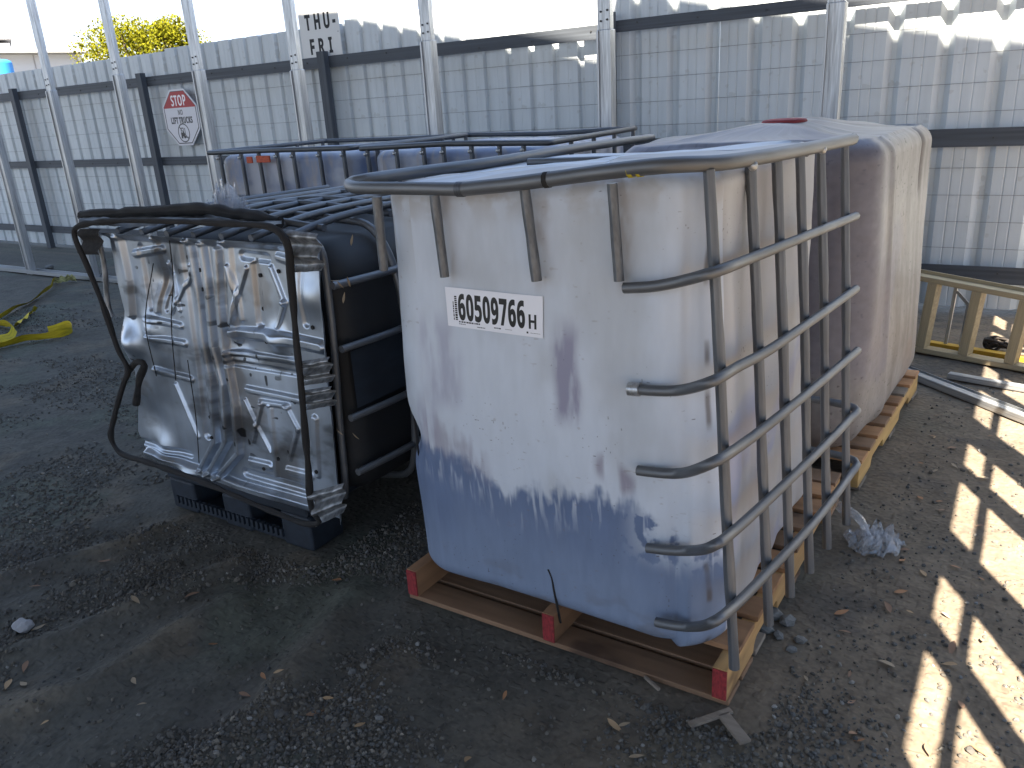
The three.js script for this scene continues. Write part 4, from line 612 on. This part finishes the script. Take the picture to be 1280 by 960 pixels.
// ------------------------------------------------------------------ loose stones, laths, leaves, gravel
function rockGeo(seed, d = 1) { const g = new THREE.IcosahedronGeometry(1, d), p = g.attributes.position; for (let i = 0; i < p.count; i++) { const x = p.getX(i), y = p.getY(i), z = p.getZ(i), f = 0.6 + 0.75 * fbm(x * 1.7 + 4, y * 1.7 + z * 1.1 + 4, 3, seed); p.setXYZ(i, x * f, y * f * 0.6, z * f * 0.85); } g.computeVertexNormals(); return g; }
{
  const rocks = [[62, 336, 0.06, 'round grey stone lying behind the base track'], [30, 785, 0.032, 'pale flat stone on the dark gravel at the rut'], [262, 944, 0.014, 'small white stone alone on the smooth dirt']];
  rocks.forEach(([u, v, r, label], i) => { const p = onY(u, v), g = rockGeo(900 + i, 2).scale(r, r, r).translate(p.x, r * 0.3, p.z); single('stone', g, i ? std({ color: lin(0.28, 0.28, 0.29), roughness: 0.9 }) : M.stone, label, 'stone'); });
  const chunk = [[966, 770, 0.035], [984, 778, 0.03], [958, 787, 0.026], [1000, 800, 0.022], [973, 795, 0.02], [990, 812, 0.018]];
  chunk.forEach(([u, v, r], i) => { const p = onY(u, v), g = rockGeo(930 + i, 0).scale(r, r, r).rotateY(i * 1.3).translate(p.x, r * 0.3 + groundY(p.x, p.z), p.z); single('rubble_chunk', toCreasedNormals(g, 0.5), M.stone, 'dark angular rubble chunk beside the red-ended pallet', 'rubble', 'rubble beside the pallet'); });
  const lath = (a, b, w, label) => { const p = onY(...a, 0.012), q = onY(...b, 0.012), g = beam(p, q, w, 0.008, V(0, 1, 0), 0.001); planarUV(g, (x, y, z) => [x * 2, z * 2]); single('wood_lath', g, M.woodGrey[0], label, 'wood scrap'); };
  lath([862, 906], [914, 888], 0.018, 'thin grey wood splinter on the gravel below the red pallet corner'); lath([904, 893], [932, 928], 0.03, 'flat grey wood scrap with a knot hole on the gravel'); lath([806, 846], [824, 862], 0.008, 'thin splinter leaning off the front edge of the pallet');
  // leaves
  const lr = rng(4242), leafG = [0, 1, 2].map((s) => grid(8, 2, (u, v) => { const w = 0.17 * Math.sin(Math.PI * Math.pow(u, 0.8)) + 0.004; return V(u - 0.5, 0.06 * Math.sin(u * 3 + s) + 0.05 * Math.abs(v - 0.5), (v - 0.5) * 2 * w + 0.06 * Math.sin(u * 2.4 + s)); }));
  const leafM = [[0.30, 0.15, 0.07], [0.36, 0.24, 0.13], [0.22, 0.13, 0.08], [0.3, 0.23, 0.15]].map((c) => std({ color: lin(...c), roughness: 0.8, side: THREE.DoubleSide }));
  const known = [[1126, 740], [1066, 917], [1074, 926], [990, 790], [1007, 848], [1108, 600], [1165, 545], [1150, 580], [1172, 520], [1110, 575], [1090, 620], [1052, 765], [1128, 700], [240, 744], [350, 847], [330, 846], [10, 853], [130, 700], [420, 722], [1190, 560], [1140, 520], [1150, 510], [1128, 530], [1145, 555], [1086, 600]];
  for (let i = 0; i < 60; i++) known.push(i < 34 ? [1040 + lr() * 200, 500 + lr() * 440] : [20 + lr() * 900, 620 + lr() * 330]);
  for (const [u, v] of known) {
    const p = onY(u, v); if (flatK(p.x, p.z) < 0.6) continue; const m = new THREE.Mesh(leafG[Math.floor(lr() * 3)], leafM[Math.floor(lr() * 4)]); m.name = numbered('fallen_leaf'); const s = 0.022 + 0.03 * lr(); m.scale.set(s, s * 1.1, s);
    m.position.set(p.x, groundY(p.x, p.z) + 0.006, p.z); m.rotation.set((lr() - 0.5) * 0.5, lr() * 6.3, (lr() - 0.5) * 0.5); m.castShadow = m.receiveShadow = true; scene.add(m); tag(m, 'small dry brown leaf lying on the dirt of the yard', 'leaf', 'dry leaves on the dirt');
  }
  for (const [u, v, y] of [[418, 350, 0], [425, 355, 0], [436, 352, 0], [430, 372, 0], [425, 540, 0], [445, 545, 0], [440, 300, 0]]) { const p = onX(u, v, -1.712); const m = new THREE.Mesh(leafG[1], leafM[3]); m.name = numbered('fallen_leaf'); m.scale.setScalar(0.035); m.position.copy(p); m.rotation.set(0.6 * u % 3, 1.4, 1.3 + u % 2); scene.add(m); tag(m, 'dry leaf caught on the black side of the tipped tank', 'leaf', 'leaves on the tipped tank'); }
  // gravel
  const gr = rng(777), im = new THREE.InstancedMesh(toCreasedNormals(rockGeo(951, 0), 0.3), std({ color: lin(1, 1, 1), roughness: 0.95 }), 52000), mt = new THREE.Matrix4(), qn = new THREE.Quaternion(), e = new THREE.Euler(), c = new THREE.Color(); let k = 0, guard = 0;
  while (k < 52000 && guard++ < 900000) {
    const x = -7.5 + gr() * 8.3, z = -4.4 + gr() * 4.2, near = Math.hypot(x, z); if (gr() > Math.min(1, 2.6 / near / near * 1.6)) continue;
    if (flatK(x, z) < 0.35) continue;
    const band = fbm(x * 1.6 + z * 0.9, z * 2.6 - x * 0.6, 4, 961), right = sm(-1.0, -0.3, x); let d = mix(sm(0.46, 0.6, band), 0.035 + 0.6 * sm(0.32, 0.0, Math.hypot(x + 0.42, z + 1.5) - 0.12), right); if (gr() > d + 0.03) continue;
    const s = 0.0028 + 0.0062 * Math.pow(gr(), 2.2) + (gr() > 0.985 ? 0.006 : 0); e.set(gr() * 6, gr() * 6, gr() * 6); qn.setFromEuler(e); mt.compose(V(x, groundY(x, z) + s * 0.25, z), qn, V(s, s, s)); im.setMatrixAt(k, mt);
    const t = gr(), b = 0.06 + 0.10 * gr() * gr() + (gr() > 0.97 ? 0.12 : 0); c.setRGB(b * (0.98 + 0.16 * t), b * (0.98 + 0.02 * t), b * (0.95 - 0.16 * t)); im.setColorAt(k, c); k++;
  }
  im.count = k; im.name = 'gravel'; im.userData = { kind: 'stuff', label: 'loose dark crushed gravel scattered over the dirt yard', category: 'gravel' }; im.castShadow = im.receiveShadow = true; scene.add(im);
}

// ------------------------------------------------------------------ beyond the fence
{
  const far = (u, v, D) => { const d = ray(u, v), h = Math.hypot(d.x, d.z); return EYE.clone().addScaledVector(d, D / h); };
  // tree
  const D = 27, lobes = [[122, 66, 0.8], [140, 54, 0.9], [150, 42, 0.65], [172, 52, 0.85], [178, 44, 0.6], [196, 58, 0.8], [215, 58, 0.85], [214, 36, 0.5], [206, 40, 0.4], [228, 52, 0.75], [160, 70, 1.1], [200, 74, 1.2], [235, 62, 0.8], [150, 78, 1.2]].map(([u, v, r]) => [far(u, v, D + Math.sin(u) * 0.9), r]);
  const c0 = far(180, 60, D), t = thing('tree', 'sunlit yellow-green leafy tree rising beyond the fence', 'tree', V(c0.x, 0, c0.z));
  const tr = rng(31), leaf = [], N = 11000; const pos = [], nor = [], colr = [];
  for (let i = 0; i < N; i++) {
    const [c, r] = lobes[Math.floor(tr() * lobes.length)]; const a = tr() * 6.283, b = Math.acos(2 * tr() - 1), q = r * Math.pow(tr(), 0.45); const p = V(c.x + q * Math.sin(b) * Math.cos(a), c.y + q * Math.cos(b) * 0.8, c.z + q * Math.sin(b) * Math.sin(a));
    const s = 0.03 + 0.03 * tr(), u = V(tr() - 0.5, tr() - 0.5, tr() - 0.5).normalize(), w = new THREE.Vector3().crossVectors(u, V(tr() - 0.5, tr() - 0.5, tr() - 0.5)).normalize(), n = new THREE.Vector3().crossVectors(u, w);
    const k = [p.clone().addScaledVector(u, -s), p.clone().addScaledVector(w, s * 0.55), p.clone().addScaledVector(u, s), p.clone().addScaledVector(w, -s * 0.55)]; const cc = tr(), col = [0.56 + 0.2 * cc, 0.62 + 0.1 * cc, 0.06];
    for (const j of [0, 1, 2, 0, 2, 3]) { pos.push(k[j].x, k[j].y, k[j].z); nor.push(n.x, n.y, n.z); colr.push(...col); }
  }
  const g = new THREE.BufferGeometry(); g.setAttribute('position', new THREE.Float32BufferAttribute(pos, 3)); g.setAttribute('normal', new THREE.Float32BufferAttribute(nor, 3)); g.setAttribute('color', new THREE.Float32BufferAttribute(colr, 3));
  part('crown', g, new THREE.MeshPhysicalMaterial({ vertexColors: true, roughness: 0.9, transmission: 0.5, thickness: 0, side: THREE.DoubleSide }), t);
  const bark = std({ color: lin(0.09, 0.07, 0.05), roughness: 0.95 }), tg = [tube([V(c0.x, 0, c0.z), V(c0.x + 0.1, 1.2, c0.z), V(c0.x, 2.4, c0.z)], 0.16)]; lobes.slice(0, 11).forEach(([c]) => tg.push(tube([V(c0.x, 1.8, c0.z), V((c0.x + c.x) / 2, 2.6, (c0.z + c.z) / 2), c], 0.035, { rad: 6 })));
  part('trunk', mergeGeometries(tg), bark, t);
  // pale building
  const bD = 34, p0 = far(-80, 64, bD), p1 = far(101, 64, bD + 1), yT = (p0.y + p1.y) / 2 + 0.0;
  const b = thing('warehouse', 'pale flat-fronted building with a light roof edge beyond the fence', 'building', V(p1.x, 0, p1.z));
  const dir = p1.clone().sub(p0).setY(0).normalize(), A = p1.clone().addScaledVector(dir, -16).setY(0), B = p1.clone().setY(0), out = V(-dir.z, 0, dir.x);
  const wallM = std({ map: mottle([0.56, 0.57, 0.61], 0.12, 8, 8, 981), roughness: 0.8 }), nb = out.dot(EYE.clone().sub(B)) > 0 ? 1 : -1, back = out.clone().multiplyScalar(-nb);
  part('wall', beam(A.clone().addScaledVector(back, 3).setY((yT - 0.1) / 2), B.clone().addScaledVector(back, 3).setY((yT - 0.1) / 2), 6, yT - 0.1), wallM, b);
  part('roof', beam(A.clone().addScaledVector(back, 2.8).setY(yT - 0.02), B.clone().addScaledVector(back, 2.8).addScaledVector(dir, 0.15).setY(yT - 0.02), 6.8, 0.12), std({ color: lin(0.5, 0.5, 0.5), roughness: 0.6 }), b);
  part('downpipe', beam(B.clone().addScaledVector(dir, -0.12).addScaledVector(back, -0.08), B.clone().addScaledVector(dir, -0.12).addScaledVector(back, -0.08).setY(yT - 0.1), 0.12, 0.12, dir), std({ color: lin(0.75, 0.75, 0.75), roughness: 0.6 }), b);
  for (let k = 1; k < 9; k++) { const q = B.clone().addScaledVector(dir, -k * 1.6).addScaledVector(back, -0.012); part('cladding_joint', beam(q.clone(), q.clone().setY(yT - 0.12), 0.03, 0.02, dir), std({ color: lin(0.3, 0.29, 0.3), roughness: 0.8 }), b); }
  const r0 = far(-60, 53, 42), r1 = far(10, 53, 42), rb = thing('far_roof_building', 'grey roof with overhanging eave showing above the pale building', 'building', V(r0.x, 0, r0.z));
  part('wall', beam(V(r0.x, (r1.y - 0.2) / 2, r0.z), V(r1.x, (r1.y - 0.2) / 2, r1.z), 4, r1.y - 0.2), wallM, rb); part('roof', beam(V(r0.x, r1.y, r0.z), r1.clone().lerp(r0, -0.05).setY(r1.y), 5, 0.16), std({ color: lin(0.22, 0.22, 0.23), roughness: 0.7 }), rb);
  const w0 = far(1, 82, 22), wt = thing('water_tank', 'bright blue plastic tank top showing over the fence by the pale building', 'tank', V(w0.x, 0, w0.z));
  const wr = 0.34, wy = far(5, 75, 22).y; part('body', new THREE.LatheGeometry([[0.001, 0], [wr, 0], [wr, wy - 0.08], [wr - 0.02, wy - 0.03], [wr - 0.08, wy], [0.001, wy + 0.02]].map(([a, c]) => new THREE.Vector2(a, c)), 32).translate(far(-6, 82, 22).x, 0, far(-6, 82, 22).z), std({ color: lin(0.03, 0.24, 0.62), roughness: 0.5 }), wt);
  for (const y of [0.5, 1.0, 1.5]) part('band', new THREE.TorusGeometry(wr + 0.004, 0.012, 6, 32).rotateX(Math.PI / 2).translate(far(-6, 82, 22).x, y, far(-6, 82, 22).z), M.bolt, wt);
}
renderer.render(scene, camera);
